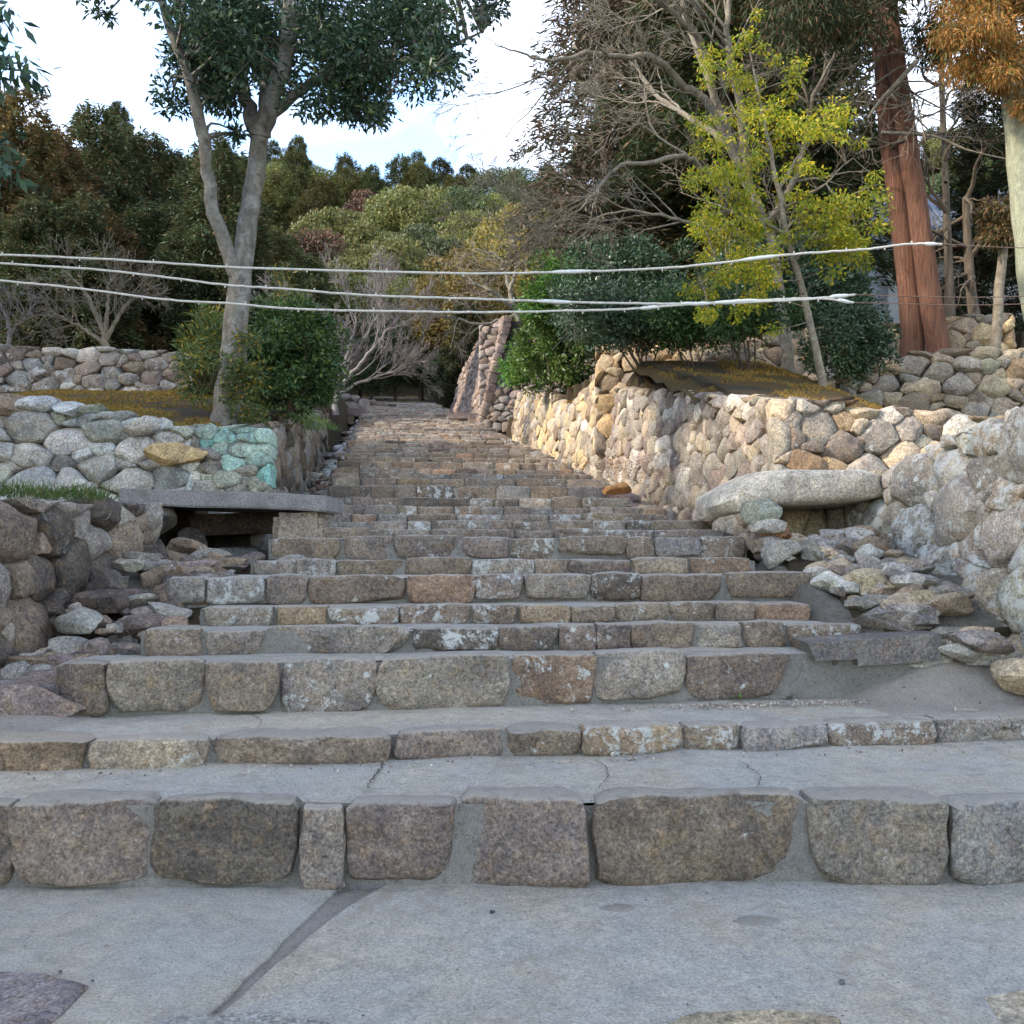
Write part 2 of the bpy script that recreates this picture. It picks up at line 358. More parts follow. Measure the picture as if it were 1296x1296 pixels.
def ground_z(x, y):
    x = np.asarray(x, float); y = np.asarray(y, float)
    z0 = zs(y); lx, rx = left_x(y - .45) - .42, right_x(y - .45) + np.where(y < 10.5, .85, .42)
    inside_l = stair_x(y, -1) - .02; inside_r = stair_x(y, 1) + .02
    ditch = np.where(y > 9.2, z0 - .55, np.where(y > 6.75, z0 - .12, z0 - .50))
    ditch = np.where((y > 8.3) & (y <= 10.4) & (x < -2.2), 1.12 + .1 * (y - 8.3), ditch)
    cor = np.where((x > inside_l) & (x < inside_r), z0 - .50, ditch)
    cor = np.where(y < 6.15, z0 - .48, cor); cor = np.where(y < 4.4, -.08, cor)
    zl = np.where(y < 10.85, 1.74 + .06 * (y - 6.15), 2.72 + (4.25 - 2.72) * (y - 10.45) / 6.3)
    zl = np.where((y >= 10.85) & (x < -4.2), zl + .10 * np.minimum(3, -x - 4.2) * np.exp(-((y - 11) / 3) ** 2), zl)
    up = 5.12 + .115 * (y - 17.2); lo = 2.72 + .155 * (y - 10.45)
    wl = sstep(-5.2, -6.6, x)
    zl = np.where(y > 17.6, up * wl + lo * (1 - wl), np.where(y > 10.85, zl * sstep(-3.0, -5.0, x) + np.minimum(zl, lo + .12) * (1 - sstep(-3.0, -5.0, x)), zl))
    zr = np.where(y < 10.8, 2.25 + .10 * (y - 6.95) * 0, lerp(2.90, 4.95, np.clip((y - 10.4) / 7.0, 0, 1)) - .05 * np.maximum(0, x - 3.2) - .32 * np.maximum(0, x - 4.5))
    f_y = np.where(x > 6.0, np.where(x > 6.8, 16.6 - .12 * (x - 6.8), 16.6 + (6.8 - x) * 2), 18.0)
    zr = np.where(y > f_y, 4.78, zr)
    g_y = 19.4 - .227 * (x - 1.7)
    zr = np.where(y > g_y, 5.22 + .07 * (y - 18.8) + .07 * np.clip(x - 2.5, 0, 6), zr)
    fz = far_z(x, y); k = sstep(38, 58, y); k2 = np.maximum(k, sstep(14, 26, np.abs(x)) * sstep(10, 22, y))
    zl = zl * (1 - k2) + fz * k2; zr = zr * (1 - k2) + fz * k2
    z = np.where(x < lx, zl, np.where(x > rx, zr, cor))
    z = np.where(y > 77, fz, z)
    return z + .02 * vnoise(np.column_stack([np.ravel(x) * 1.3, np.ravel(y) * 1.3, np.zeros(np.size(x))]), 9).reshape(np.shape(x))
xs = np.unique(np.concatenate([np.linspace(-170, -12, 70), np.arange(-12, 11, .14), np.linspace(11, 170, 70)]))
ys = np.unique(np.concatenate([np.linspace(-60, 3.5, 20), np.arange(3.5, 21, .14), np.arange(21, 45, .4), np.arange(45, 100, 1.2), np.linspace(100, 300, 60)]))
gx, gy = np.meshgrid(xs, ys); gz = ground_z(gx, gy)
gv = np.column_stack([gx.ravel(), gy.ravel(), gz.ravel()])
nx, ny = len(xs), len(ys)
ii = (np.arange(ny - 1)[:, None] * nx + np.arange(nx - 1)[None, :]).ravel()
gf = np.column_stack([ii, ii + 1, ii + nx + 1, ii + nx])
def in_box(x, y): return ground_z(np.array([x]), np.array([y]))[0]
ground = tag(make_mesh('ground', gv, gf, M['earth'], origin=(0, 0, 0)), kind='structure')
# mossy banks on the two terraces, a thin skin over the ground
def bank_z(x, y):
    z = ground_z(x + np.where(x < 0, -.45, .45) * (np.abs(x) < 3.6), np.maximum(y, 11.0)) - .45 * np.maximum(0, 11.0 - y)
    z = z - .16 * sstep(.9, .15, np.minimum(np.abs(x - left_x(y)), np.abs(x - right_x(y))))
    return z + .012 + .06 * fbm(np.column_stack([np.ravel(x) * .9, np.ravel(y) * .9, np.zeros(np.size(x))]), 4).reshape(np.shape(x))
def bank(name, x0, x1, y0, y1, step=.12):
    bx, by = np.arange(x0, x1, step), np.arange(y0, y1, step); qx, qy = np.meshgrid(bx, by); qz = bank_z(qx, qy)
    n0, n1 = len(bx), len(by); i = (np.arange(n1 - 1)[:, None] * n0 + np.arange(n0 - 1)[None, :]).ravel()
    f = np.column_stack([i, i + 1, i + n0 + 1, i + n0]); v = np.column_stack([qx.ravel(), qy.ravel(), qz.ravel()])
    cx = v[f][:, :, 0].mean(1); cy = v[f][:, :, 1].mean(1)
    ok = ((cx < left_x(cy) - .2) | (cx > right_x(cy) + .2)); f = f[ok]
    dz = v[f][:, :, 2]; f = f[(dz.max(1) - dz.min(1)) < .3]
    return tag(make_mesh(name, v, f, M['moss']), kind='structure')
bank('mossy_bank', -12, -2.8, 10.5, 17.3)
bank('mossy_bank', 1.6, 9.5, 10.5, 17.75)

# ------------------------------------------------------------------ the landing and the stairway
DIRX = lambda tilt: np.array([1, tilt, 0.]) / math.hypot(1, tilt)
stair = bpy.data.objects.new('stone_stairway', None); stair.location = (0, 4.3, 0); link(stair); tag(stair, kind='structure')
JO = {  # joints read off the photograph for the lowest steps (pixels)
    0: [-420, -250, -90, 27, 196, 384, 440, 582, 748, 1022, 1202, 1400, 1560, 1720],
    1: [-420, -270, -110, 144, 283, 502, 642, 736, 870, 946, 1066, 1217, 1400, 1560, 1720],
    2: [112, 168, 278, 366, 484, 650, 756, 874, 1014],
    3: [203, 275, 345, 522, 632, 708, 756, 800, 888, 950, 1010, 1112],
    4: [272, 358, 422, 508, 597, 655, 722, 781, 852, 911, 966, 1042],
    5: [232, 277, 345, 398, 516, 602, 665, 750, 815, 925, 1052]}
mort_v, mort_f, join_f = [], [], []
def strip(a, b, na, nb, amp, seed, fl=None):
    """grid sheet between edge a (list of pts) and edge b with noise along z"""
    n = len(a); base = sum(len(v) for v in mort_v); rows = []
    for k in range(nb + 1):
        t = k / nb; rows.append(a * (1 - t) + b * t)
    v = np.vstack(rows); v[:, 2] += amp * fbm(v * np.array([3.0, 3.0, 3.0]), seed); v[:, 1] += amp * .6 * fbm(v * 4.0, seed + 3)
    mort_v.append(v)
    for r_ in range(nb):
        for j in range(n - 1):
            i = base + r_ * n + j; (mort_f if fl is None else fl).append([i, i + 1, i + n + 1, i + n])
step_n = 0; rest = MB(); srng = np.random.default_rng(21)
STAIR_PAL = dict(brown=5, purple=3, ochre=.8, grey=2.5, blue=1.2, tan=.5, rust=.5, dark=1.2)
for k, (d, zt, tilt, pl, pr) in enumerate(STEPS):
    U = DIRX(tilt); Nn = np.array([U[1], -U[0], 0]); V = np.array([0, 0, 1.])
    dn, zn, tn = (STEPS[k + 1][0], STEPS[k + 1][1], STEPS[k + 1][2]) if k + 1 < len(STEPS) else (d + 1, zt, tilt)
    zb = 0 if k == 0 else STEPS[k - 1][1]
    if k in JO: js = [X(p, d) for p in JO[k]]
    else:
        x0, x1 = (X(pl, d), X(pr, d)) if pl is not None else (stair_x(d, -1) + srng.uniform(-.12, .12), stair_x(d, 1) + srng.uniform(-.15, .15))
        js = [x0]
        while js[-1] < x1 - .2: js.append(js[-1] + srng.uniform(.24, .62))
        js[-1] = x1
    x0, x1 = js[0], js[-1]
    if k == 2: x1 = X(1196, 6.6)
    # mortar bed: riser set back from the stone faces, tread behind it
    xx = np.arange(x0 - .02, x1 + .04, .06 if k < 8 else .15); back = .045 if k < 6 else .03
    e0 = np.column_stack([xx, d + tilt * xx + back, np.full(len(xx), zb - .12)]); e1 = e0.copy(); e1[:, 2] = zt - .02
    strip(e0, e1, len(xx), 4 if k < 8 else 2, .012, 11 + k, join_f)
    e2 = np.column_stack([xx, dn + tn * xx + .10, np.full(len(xx), zt - .008)])
    strip(e1, e2, len(xx), 10 if k < 8 else 3, .008 if k < 8 else .012, 40 + k)
    hgt = zt - zb
    detail = dict(m=44, inner=(.86, .70, .52, .34, .17)) if k < 4 else dict(m=28, inner=(.72, .45, .2)) if k < 12 else dict(m=16, inner=(.5,))
    for j in range(len(js) - 1):
        a, b = js[j], js[j + 1]; w = b - a; g = srng.uniform(-.004, .009) if k < 8 else .002
        top = zt + srng.uniform(-.012, .016); bot = zb - .03 + (srng.uniform(0, .05) if hgt > .16 else 0)
        sl_, sr_ = srng.uniform(-.08, .09) * min(1, w), srng.uniform(-.08, .09) * min(1, w)
        if k > 5: sl_ *= .5; sr_ *= .5
        poly = [(a + g + max(0, sl_), bot), (b - g - max(0, sr_), bot), (b - g, lerp(bot, top, .5)), (b - g + min(0, sr_) * .4, top), ((a + b) / 2, top + srng.uniform(-.006, .012)),
                (a + g - min(0, sl_) * .4, top), (a + g, lerp(bot, top, .5))]
        dep = srng.uniform(.16, .34) if k < 3 else srng.uniform(.14, .28)
        O = np.array([0, d, 0]) ; Us = np.array([1, tilt, 0.])
        v, f = stone_shape(poly, O + Nn * srng.uniform(-.02, .022), Us, V, Nn, dep, .010, .022 if k < 6 else .016, srng,
                           rough=.06 if k < 6 else .06, chips=5 if k < 8 else 2, tilt=.07, cuts=2, top_flat=True, ratio=.10, chip=(.02, .11), **detail)
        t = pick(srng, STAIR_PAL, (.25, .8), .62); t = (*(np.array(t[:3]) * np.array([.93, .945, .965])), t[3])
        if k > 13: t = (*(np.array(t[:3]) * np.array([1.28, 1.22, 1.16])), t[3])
        if k == 0: t = (*(np.array(t[:3]) * .92), srng.uniform(.2, .55))
        if step_n < 300 and d < 34:
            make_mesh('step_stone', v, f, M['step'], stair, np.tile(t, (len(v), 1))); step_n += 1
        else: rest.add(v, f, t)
if rest.n: tag(rest.build('far_step_stones', M['step'], stair), kind='stuff')
make_mesh('mortar_bed', np.vstack(mort_v), mort_f, M['concrete'], stair); make_mesh('riser_mortar', np.vstack(mort_v), join_f, M['joint'], stair)

# landing: two worn concrete slabs with a gritty crack between them, some flagstones let in
landing = bpy.data.objects.new('landing', None); landing.location = (0, 2, 0); link(landing); tag(landing, kind='structure')
def slab(name, poly, z0, z1, mat, parent, jit=.0, seed=0, tint=None):
    rng = np.random.default_rng(seed); q = []
    for i, a in enumerate(poly):
        b = poly[(i + 1) % len(poly)]; a = np.array(a, float); b = np.array(b, float); n = max(1, int(np.linalg.norm(b - a) / .05))
        for k in range(n): q.append(a + (b - a) * k / n)
    q = np.array(q); q3 = np.column_stack([q, np.zeros(len(q))]); q = q + jit * np.column_stack([fbm(q3 * 6, seed), fbm(q3 * 6 + 40, seed + 1)])
    n = len(q); c = q.mean(0)
    inn = c + (q - c) * np.maximum(.1, 1 - .012 / np.maximum(.02, np.linalg.norm(q - c, axis=1, keepdims=True)))
    v = np.vstack([np.column_stack([q, np.full(n, z0)]), np.column_stack([q, np.full(n, z1 - .008)]), np.column_stack([inn, np.full(n, z1)])])
    f = [[i, (i + 1) % n, n + (i + 1) % n, n + i] for i in range(n)] + [[n + i, n + (i + 1) % n, 2 * n + (i + 1) % n, 2 * n + i] for i in range(n)] + [list(range(2 * n, 3 * n))]
    return make_mesh(name, v, f, mat, parent, np.tile(tint, (len(v), 1)) if tint is not None else None, smooth=False)
g = lambda x, y: tuple(P(x, y, 1)[:2] * (H / (H - P(x, y, 1)[2])))          # a pixel on the landing's plane z=0
crack = [g(470, 1112), g(430, 1122), g(398, 1150), g(352, 1196), g(318, 1230), g(268, 1275), g(236, 1310)]
crack2 = [g(487, 1120), g(452, 1140), g(412, 1166), g(366, 1204), g(330, 1236), g(282, 1277), g(252, 1310)]
s1 = (-1.2, .3); 
slab('concrete_slab', [(-9, 4.62), (-9, -8), (-1.35, -8), (-1.35, 2.3)] + crack[::-1] + [(crack[0][0], 4.66)], -.07, 0.0, M['concrete'], landing, .010, 3)
slab('concrete_slab', [(crack2[0][0], 4.66)] + crack2 + [(-1.30, 2.3), (-1.30, -8), (9, -8), (9, 4.62)], -.07, .004, M['concrete'], landing, .010, 5)
make_mesh('crack_gravel', [(-9, -8, -.022), (9, -8, -.022), (9, 4.6, -.022), (-9, 4.6, -.022)], [[0, 1, 2, 3]], M['gravel'], landing)
def g2(x, y): return g(x, y)
def flag(px, z, tint, seed):
    v = slab('flagstone', [g2(*p) for p in px], -.05, z, M['stone'], landing, .012, seed, tint)
flag([(-160, 1240), (-40, 1232), (60, 1236), (112, 1252), (62, 1296), (-10, 1360), (-200, 1370)], .016, (.17, .15, .155, .1), 31)
flag([(170, 1300), (230, 1288), (330, 1284), (420, 1296), (440, 1350), (180, 1350)], .012, (.21, .21, .205, .2), 32)
flag([(830, 1306), (880, 1284), (980, 1278), (1060, 1290), (1090, 1350), (840, 1350)], .012, (.27, .23, .165, .1), 33)
flag([(1240, 1262), (1330, 1250), (1400, 1300), (1290, 1320)], .010, (.27, .24, .19, .2), 34)

# ------------------------------------------------------------------ rubble walls
def clip_half(poly, n, c):
    """keep the side where p.n <= c"""
    out = []; m = len(poly)
    for i in range(m):
        a = poly[i]; b = poly[(i + 1) % m]; da = a[0] * n[0] + a[1] * n[1] - c; db = b[0] * n[0] + b[1] * n[1] - c
        if da <= 0: out.append(a)
        if (da < 0 < db) or (db < 0 < da):
            t = da / (da - db); out.append((a[0] + (b[0] - a[0]) * t, a[1] + (b[1] - a[1]) * t))
    return out
def pack(L, v0, v1, ok, rmin, rmax, aspect, rng, n_try=9000, power=1.6, tight=.86):
    """irregular stones filling L x (v0..v1); radii from large to small; returns polygons"""
    S = []; La = L / aspect
    tot = n_try
    for t in range(tot):
        k = t / tot; r = rmin + (rmax - rmin) * (1 - k) ** power * rng.uniform(.75, 1.15)
        u = rng.uniform(-rmax * .5, La + rmax * .5); v = rng.uniform(v0 - rmax * .6, v1 + rmax * .6)
        good = True
        for (a, b, q) in S:
            if (a - u) ** 2 + (b - v) ** 2 < (tight * (q + r)) ** 2: good = False; break
        if good: S.append((u, v, r))
    A = np.array(S); polys = []
    for i, (u, v, r) in enumerate(S):
        if not ok(u * aspect, v): continue
        p = [(u - 2 * rmax, v - 2 * rmax), (u + 2 * rmax, v - 2 * rmax), (u + 2 * rmax, v + 2 * rmax), (u - 2 * rmax, v + 2 * rmax)]
        d2 = (A[:, 0] - u) ** 2 + (A[:, 1] - v) ** 2; idx = np.argsort(d2)[1:26]
        for j in idx:
            n = (A[j, 0] - u, A[j, 1] - v); c = .5 * (A[j, 0] ** 2 + A[j, 1] ** 2 - A[j, 2] ** 2 - u * u - v * v + r * r)
            p = clip_half(p, n, c)
            if len(p) < 3: break
        if len(p) < 3: continue
        q = np.array([(a * aspect, b) for a, b in p]); 
        area = .5 * abs(np.dot(q[:, 0], np.roll(q[:, 1], -1)) - np.dot(q[:, 1], np.roll(q[:, 0], -1)))
        if area < (rmin * .7) ** 2: continue
        polys.append((q, area))
    return polys
def wall_face(parent, A, B, batter, base, top, rmin, rmax, aspect, tints, seed, bulge=.05, bevel=.06, gap=-.016, lich=(.1, .6), depth=.32,
              m=20, inner=(.62, .28), rough=.06, special=None, thick=.65, limit=300, n_try=5000, chips=5, tilt=.11, core=True, ratio=.065, calm=.4):
    """A->B plan points with the face on the right-hand side looking from outside (U x up = outward); base/top heights as functions of u"""
    rng = np.random.default_rng(seed); A = np.array([*A, 0.]); B = np.array([*B, 0.]); L = np.linalg.norm(B - A); U = (B - A) / L
    N0 = np.cross(U, [0, 0, 1]); V = np.array([0, 0, 1.]) * math.cos(batter) - N0 * math.sin(batter); Nn = np.cross(U, V)
    us = np.linspace(0, L, max(3, int(L / .25))); cl = (.30, .30)
    bz = np.array([base(u) for u in us]); tz = np.array([top(u) for u in us])
    zc = math.cos(batter); z0 = bz.min()
    O = A + np.array([0, 0, z0])                       # v = 0 lies at z0
    cu = lambda u: min(max(u, 0), L)
    ok = lambda u, v: -rmax * aspect < u < L + rmax * aspect and base(cu(u)) - z0 - .15 < v * zc < top(cu(u)) - z0 + 1.1 * rmax
    polys = pack(L, 0, (tz.max() - z0) / zc, ok, rmin, rmax, aspect, rng, n_try)
    polys.sort(key=lambda t: -t[1]); small = MB(); cnt = 0
    for q, area in polys:
        c = q.mean(0); dist = np.linalg.norm(q - c, axis=1, keepdims=True)
        q = c + (q - c) * np.clip(1 - gap / dist, .3, 1.12)
        q[:, 1] = np.minimum(q[:, 1], (max(top(min(max(c[0], 0), L)), 0) - z0) / zc + .35 * rmax * rng.uniform(-.3, .8))
        q[:, 0] = np.clip(q[:, 0], -.06, L + .06)
        if q[:, 0].max() - q[:, 0].min() < max(.05, .5 * rmin): continue
        if q[:, 1].max() - q[:, 1].min() < max(.05, .5 * rmin): continue
        size = math.sqrt(area)
        v, f = stone_shape(q, O + Nn * rng.uniform(-.03, .04) * min(1, size / .3), U, V, Nn, depth, bulge * .45 * min(1.2, size / .3), min(bevel, size * .10), rng,
                           m=m, inner=inner, rough=rough, chips=chips, tilt=tilt, ratio=ratio, cuts=1)
        c = q.mean(0); wpos = O + c[0] * U + c[1] * V
        t = special(c[0], wpos[2], rng) if special else None
        if t is None:
            t = pick(rng, tints, lich); mt = sum(np.array(PAL[k]) * w for k, w in tints.items()) / sum(tints.values()); t = (*lerp(np.array(t[:3]), mt * (np.mean(t[:3]) / mt.mean()), calm), t[3])
        if cnt < limit: make_mesh('stone', v, f, M['stone'], parent, np.tile(t, (len(v), 1))); cnt += 1
        else: small.add(v, f, t)
    if small.n: tag(small.build('small_stones', M['stone'], parent), kind='stuff')
    if core:                                           # earth packed behind the stones
        vs = []; fs = []
        for u, b_, t_ in zip(us, bz, tz):
            u = min(max(u, .16), L - .16)
            hb = (b_ - .5 - z0) / zc; ht = (t_ - .14 - z0) / zc
            p0 = O + u * U + hb * V - Nn * (.02 + .42 * rmax); p1 = O + u * U + ht * V - Nn * (.02 + .42 * rmax); p2 = p1 - N0 * thick; p3 = np.array([p2[0], p2[1], p0[2]])
            vs += [p0, p1, p2, p3]
        n = len(us)
        for i in range(n - 1):
            for e in range(3): fs.append([4 * i + e, 4 * i + 4 + e, 4 * i + 5 + e, 4 * i + 1 + e])
        fs += [[0, 1, 2, 3], [4 * n - 4, 4 * n - 1, 4 * n - 2, 4 * n - 3]]
        make_mesh('earth_core', vs, fs, M['core'], parent, smooth=False)
    return cnt
fz_ = lambda a, b, L: (lambda u: lerp(a, b, min(1, max(0, u / L))))
# A: dark boulder wall on the left, beside the slab bridge
wA = thing('boulder_wall', (-3.5, 7.2, .8), 'dark lichen-spotted boulder wall with grass on top, left of the lowest steps', 'wall')
dark_p = dict(dark=4, brown=3.5, purple=1.2, grey=2)
wall_face(wA, (-3.42, 5.50), (-3.08, 8.55), .10, lambda u: .50 + .22 * u, lambda u: 1.80 + .04 * u, .06, .25, 1.05, dark_p, 101, bulge=.08, bevel=.08, lich=(.15, .55),
          m=40, inner=(.8, .6, .4, .2), rough=.07, n_try=5000, thick=.5)
wall_face(wA, (-9.0, 5.50), (-3.48, 5.50), .08, lambda u: .42, lambda u: 1.80, .10, .28, 1.1, dark_p, 102, bulge=.09, bevel=.09, lich=(.2, .6), thick=.5, n_try=3000)
# B: pale rubble wall under the tree, turning up along the left ditch
wB = thing('rubble_wall', (-3.5, 10.3, 2), 'pale bluish rubble wall with turquoise stained corner under the forked tree', 'wall')
def teal(u, z, rng):
    if u > .06 + .35 * (2.9 - z) * rng.random() and z > 2.28 + .12 * rng.random(): return (*(np.array(PAL['teal']) * rng.uniform(.8, 1.25) * np.array([rng.uniform(.8, 1.3), 1, 1])), rng.uniform(.1, .4))
blue_p = dict(palebl=5, pale=3.5, blue=1.2, green=1.3, grey=1.5, tan=.6, brown=.3)
LB = 8.0; topB = lambda u: np.interp(u, [0, 4, 5.4, 6.4, 7.2, 8.0], [3.25, 3.25, 3.22, 3.02, 2.86, 2.84])
wall_face(wB, (-3.50, 10.3), (-2.72, 10.3), .16, lambda u: 1.94, lambda u: 2.90 - .05 * u, .04, .085, 1.8, dict(green=2, pale=2, grey=2), 133, bulge=.035, bevel=.03, lich=(.1, .4), special=teal, m=20, n_try=4000)
wall_face(wB, (-10.72, 10.3), (-3.56, 10.3), .16, lambda u: 1.94, topB, .05, .17, 1.6, blue_p, 103, bulge=.05, bevel=.045, lich=(.2, .75), m=28, inner=(.75, .5, .25), n_try=9000)
LS = 32; 
wall_face(wB, (-2.74, 10.52), (-2.74 + AX * LS, 10.52 + LS), .10, lambda u: float(zs(10.3 + u)) - .55, lambda u: 2.80 + .152 * u, .12, .24, 1.3,
          dict(grey=3, brown=3, blue=2, dark=1.5, green=1), 104, lich=(.1, .5), n_try=7000, m=16, limit=200)
# C: grey rubble wall beyond the mossy bank
wC = thing('rubble_wall', (-9, 17, 4), 'low grey rubble wall behind the mossy bank, bare pale tree growing on top', 'wall')
wall_face(wC, (-15, 17.1), (-5.85, 17.1), .12, lambda u: 4.1, lambda u: 5.30 - .035 * max(0, u - 3), .05, .15, 1.5, dict(grey=4, purple=3, blue=2, pale=1.5, brown=1), 105,
          lich=(.3, .85), n_try=7000, m=18)
# D: big pale boulders on the right
wD = thing('boulder_wall', (3.6, 8, 1), 'wall of big pale boulders with white lichen blotches right of the lowest steps', 'wall')
pale_p = dict(tan=3, pale=2.6, grey=3, pink=1, green=.8)
wall_face(wD, (3.26, 10.15), (3.50, 5.70), .20, lambda u: 1.40 - .26 * max(0, u - .7), lambda u: 2.32 + .11 * max(0, u - .7), .05, .27, 1.2, pale_p, 116, bulge=.06, bevel=.07, lich=(.55, 1.0),
          m=40, inner=(.8, .6, .4, .2), rough=.055, n_try=9000, thick=.5)
wall_face(wD, (3.58, 5.70), (9, 5.70), .15, lambda u: .7, lambda u: 2.72, .12, .32, 1.1, pale_p, 107, bulge=.09, bevel=.09, lich=(.3, .8), n_try=2500, thick=.5)
# E: tan wall below the mossy bank, its long side facing the stairs
wE = thing('rubble_wall', (3.2, 10.4, 2), 'tan rubble wall with a corner, below the mossy bank of the yellow-leaved tree', 'wall')
tan_p = dict(tan=4, grey=3, purple=1.2, green=1.2, ochre=1.4, pale=1, pink=.4, rust=.6)
wall_face(wE, (2.92, 10.2), (7.4, 10.2), .12, lambda u: 2.0, lambda u: 3.16 - .09 * u, .055, .20, 1.2, tan_p, 108, bulge=.05, bevel=.05, lich=(.15, .55), m=28, inner=(.75, .5, .25), n_try=6000)
LE = 8.75; eS = (2.86 + AX * LE, 10.2 + LE); UL = LE * math.hypot(1, AX)
wall_face(wE, eS, (2.84, 10.38), .12, lambda u: float(zs(10.2 + (UL - u))) - .5, lambda u: lerp(4.72, 3.12, u / UL), .065, .17, 1.1,
          dict(grey=5, purple=1.6, tan=2.4, pink=.4, pale=1.2), 109, bulge=.06, bevel=.06, lich=(.2, .65), m=20, n_try=9000)
# F: upper terrace wall: broken sunlit side along the stairs, front behind the shrubs
wF = thing('terrace_wall', (1.7, 18.9, 4), 'tall terrace wall with broken crest on its sunlit stair side, shrubs along its front', 'wall')
fA = (1.66, 18.86); LF = 15.2
def topF(u):
    y = 18.86 + (LF - u) / math.hypot(1, AX); return float(np.interp(y, [18.8, 19.6, 21, 22.4, 23.6, 26, 29, 31, 34], [5.62, 5.45, 5.15, 4.98, 5.05, 5.75, 6.2, 6.75, 7.0]))
wall_face(wF, (fA[0] + AX * 15.06, fA[1] + 15.06), (fA[0] - .02, fA[1] + .22), .14, lambda u: float(zs(18.86 + (LF - u) * .99)) - .5, topF, .10, .20, 1.15,
          dict(gold=2.5, tan=4, grey=3, pale=1, brown=1), 110, lich=(.1, .5), m=16, rough=.04, n_try=9000, limit=260)
wall_face(wF, (1.70, 18.9), (9.2, 17.2), .12, lambda u: 3.9, lambda u: 5.62 + .028 * u, .06, .20, 1.3, dict(tan=3, gold=1.4, ochre=1.5, grey=3, brown=1.5, green=.5), 111,
          bulge=.07, bevel=.07, lich=(.05, .4), m=22, n_try=9000)
# lower stage of that terrace, where the red cedar stands
wF2 = thing('terrace_wall', (8, 16.2, 4), 'rounded rubble terrace wall at the foot of the red cedar trunks', 'wall')
wall_face(wF2, (5.9, 16.5), (12.5, 15.7), .14, lambda u: 3.3, lambda u: 4.55 + .42 * min(1, u / 1.4), .06, .19, 1.4, dict(tan=3, ochre=.8, grey=3, green=1.6, brown=1.2), 112,
          bulge=.07, bevel=.07, lich=(.05, .35), m=24, inner=(.7, .4), n_try=8000)
# G: corner wall near the top of the stairs
wG = thing('corner_wall', (-1.2, 36, 6), 'battered purplish corner wall beside the stair top with a culvert beneath', 'wall')
Gc = (-1.27, 36.0)
wall_face(wG, (-3.25, 44.5), Gc, .24, lambda u: 6.3 + .17 * (8.7 - u), lambda u: float(np.interp(u, [0, 2, 4, 8.7], [9.6, 10.3, 10.7, 10.4])), .10, .17, 1.4,
          dict(pink=2, purple=4, brown=2), 113, lich=(.1, .5), m=14, rough=.03, inner=(.5,), n_try=6000)
wall_face(wG, (-1.22, 36.0), (3.4, 36.0), .15, lambda u: 6.2, lambda u: 10.1 - .1 * u, .08, .15, 1.5, dict(pink=1, purple=3, grey=2, brown=2), 114, lich=(.2, .6), m=14, rough=.03, inner=(.5,), n_try=5000)
# H: low rubble edge left of the stair top
wH = thing('rubble_wall', (-7.5, 48, 8), 'low far rubble wall left of the stair top, below the twiggy grey tree', 'wall')
wall_face(wH, (-11, 47), (-5.6, 52), .15, lambda u: 8.1, lambda u: 9.75 - .08 * u, .16, .32, 1.4, dict(grey=3, purple=2, brown=2), 115, lich=(.2, .6), m=14, rough=.03, inner=(.5,), n_try=1500)

# ------------------------------------------------------------------ slab bridges and loose stones
def box_shape(c, size, rot=(0, 0, 0), seed=0, rough=.01, n=8, bev=.02):
    """a cut block with slightly worn faces and edges"""
    bm = bmesh.new(); bmesh.ops.create_cube(bm, size=1)
    bmesh.ops.scale(bm, vec=size, verts=bm.verts)
    bmesh.ops.bevel(bm, geom=bm.edges[:] , offset=bev, segments=2, affect='EDGES')
    bmesh.ops.subdivide_edges(bm, edges=[e for e in bm.edges if e.calc_length() > max(size) / n], cuts=5, use_grid_fill=True)
    bm.verts.ensure_lookup_table(); v = np.array([q.co[:] for q in bm.verts]); f = [[q.index for q in k.verts] for k in bm.faces]; bm.free()
    v += np.stack([fbm(v * 2.2 + 11 * k + seed, seed + k) + .4 * vnoise(v * 11 + 5 * k, seed + k) for k in range(3)], 1) * rough
    mtx = np.array(Matrix.Rotation(rot[2], 3, 'Z') @ Matrix.Rotation(rot[1], 3, 'Y') @ Matrix.Rotation(rot[0], 3, 'X'))
    return v @ mtx.T + np.asarray(c), f
def one(name, shape, mat, label, cat, tint=None, group=None, parent=None, smooth=True):
    v, f = shape; o = make_mesh(name, v, f, M[mat], parent, np.tile(tint, (len(v), 1)) if tint is not None else None, smooth)
    if parent is None: tag(o, label, cat, group)
    return o
zsl = Z(632, 8.85)
one('stone_slab', box_shape((-2.70, 9.35, zsl - .01), (1.92, 1.15, .155), (0, math.radians(1.6), math.radians(3)), 5, .010, bev=.014), 'granite',
    'flat cut granite slab bridging the drain mouth beside the steps', 'stone slab', smooth=False)
one('support_stone', box_shape((-2.02, 9.02, zsl - .30), (.46, .36, .36), (.0, .02, .06), 6, .022, bev=.05), 'stone', 'squared block carrying the stair end of the granite slab', 'stone', (.20, .175, .145, .15))
one('support_stone', box_shape((-1.93, 9.50, zsl - .25), (.26, .60, .50), (.0, .02, .10), 7, .015, bev=.02), 'stone', 'thin upright block behind the squared block under the granite slab', 'stone', (*PAL['grey'], .2))
one('support_stone', boulder_shape((-3.48, 8.98, zsl - .22), (.55, .5, .36), (0, 0, .2), 8, boxy=.9), 'stone', 'grey block under the wall end of the granite slab', 'stone', (*PAL['grey'], .3))
one('lintel_stone', box_shape((-2.75, 10.05, zsl - .21), (1.3, .5, .22), (0, 0, .05), 16, .02, bev=.03), 'stone', 'dark lintel hidden in the drain behind the granite slab', 'stone', (*PAL['dark'], .1))
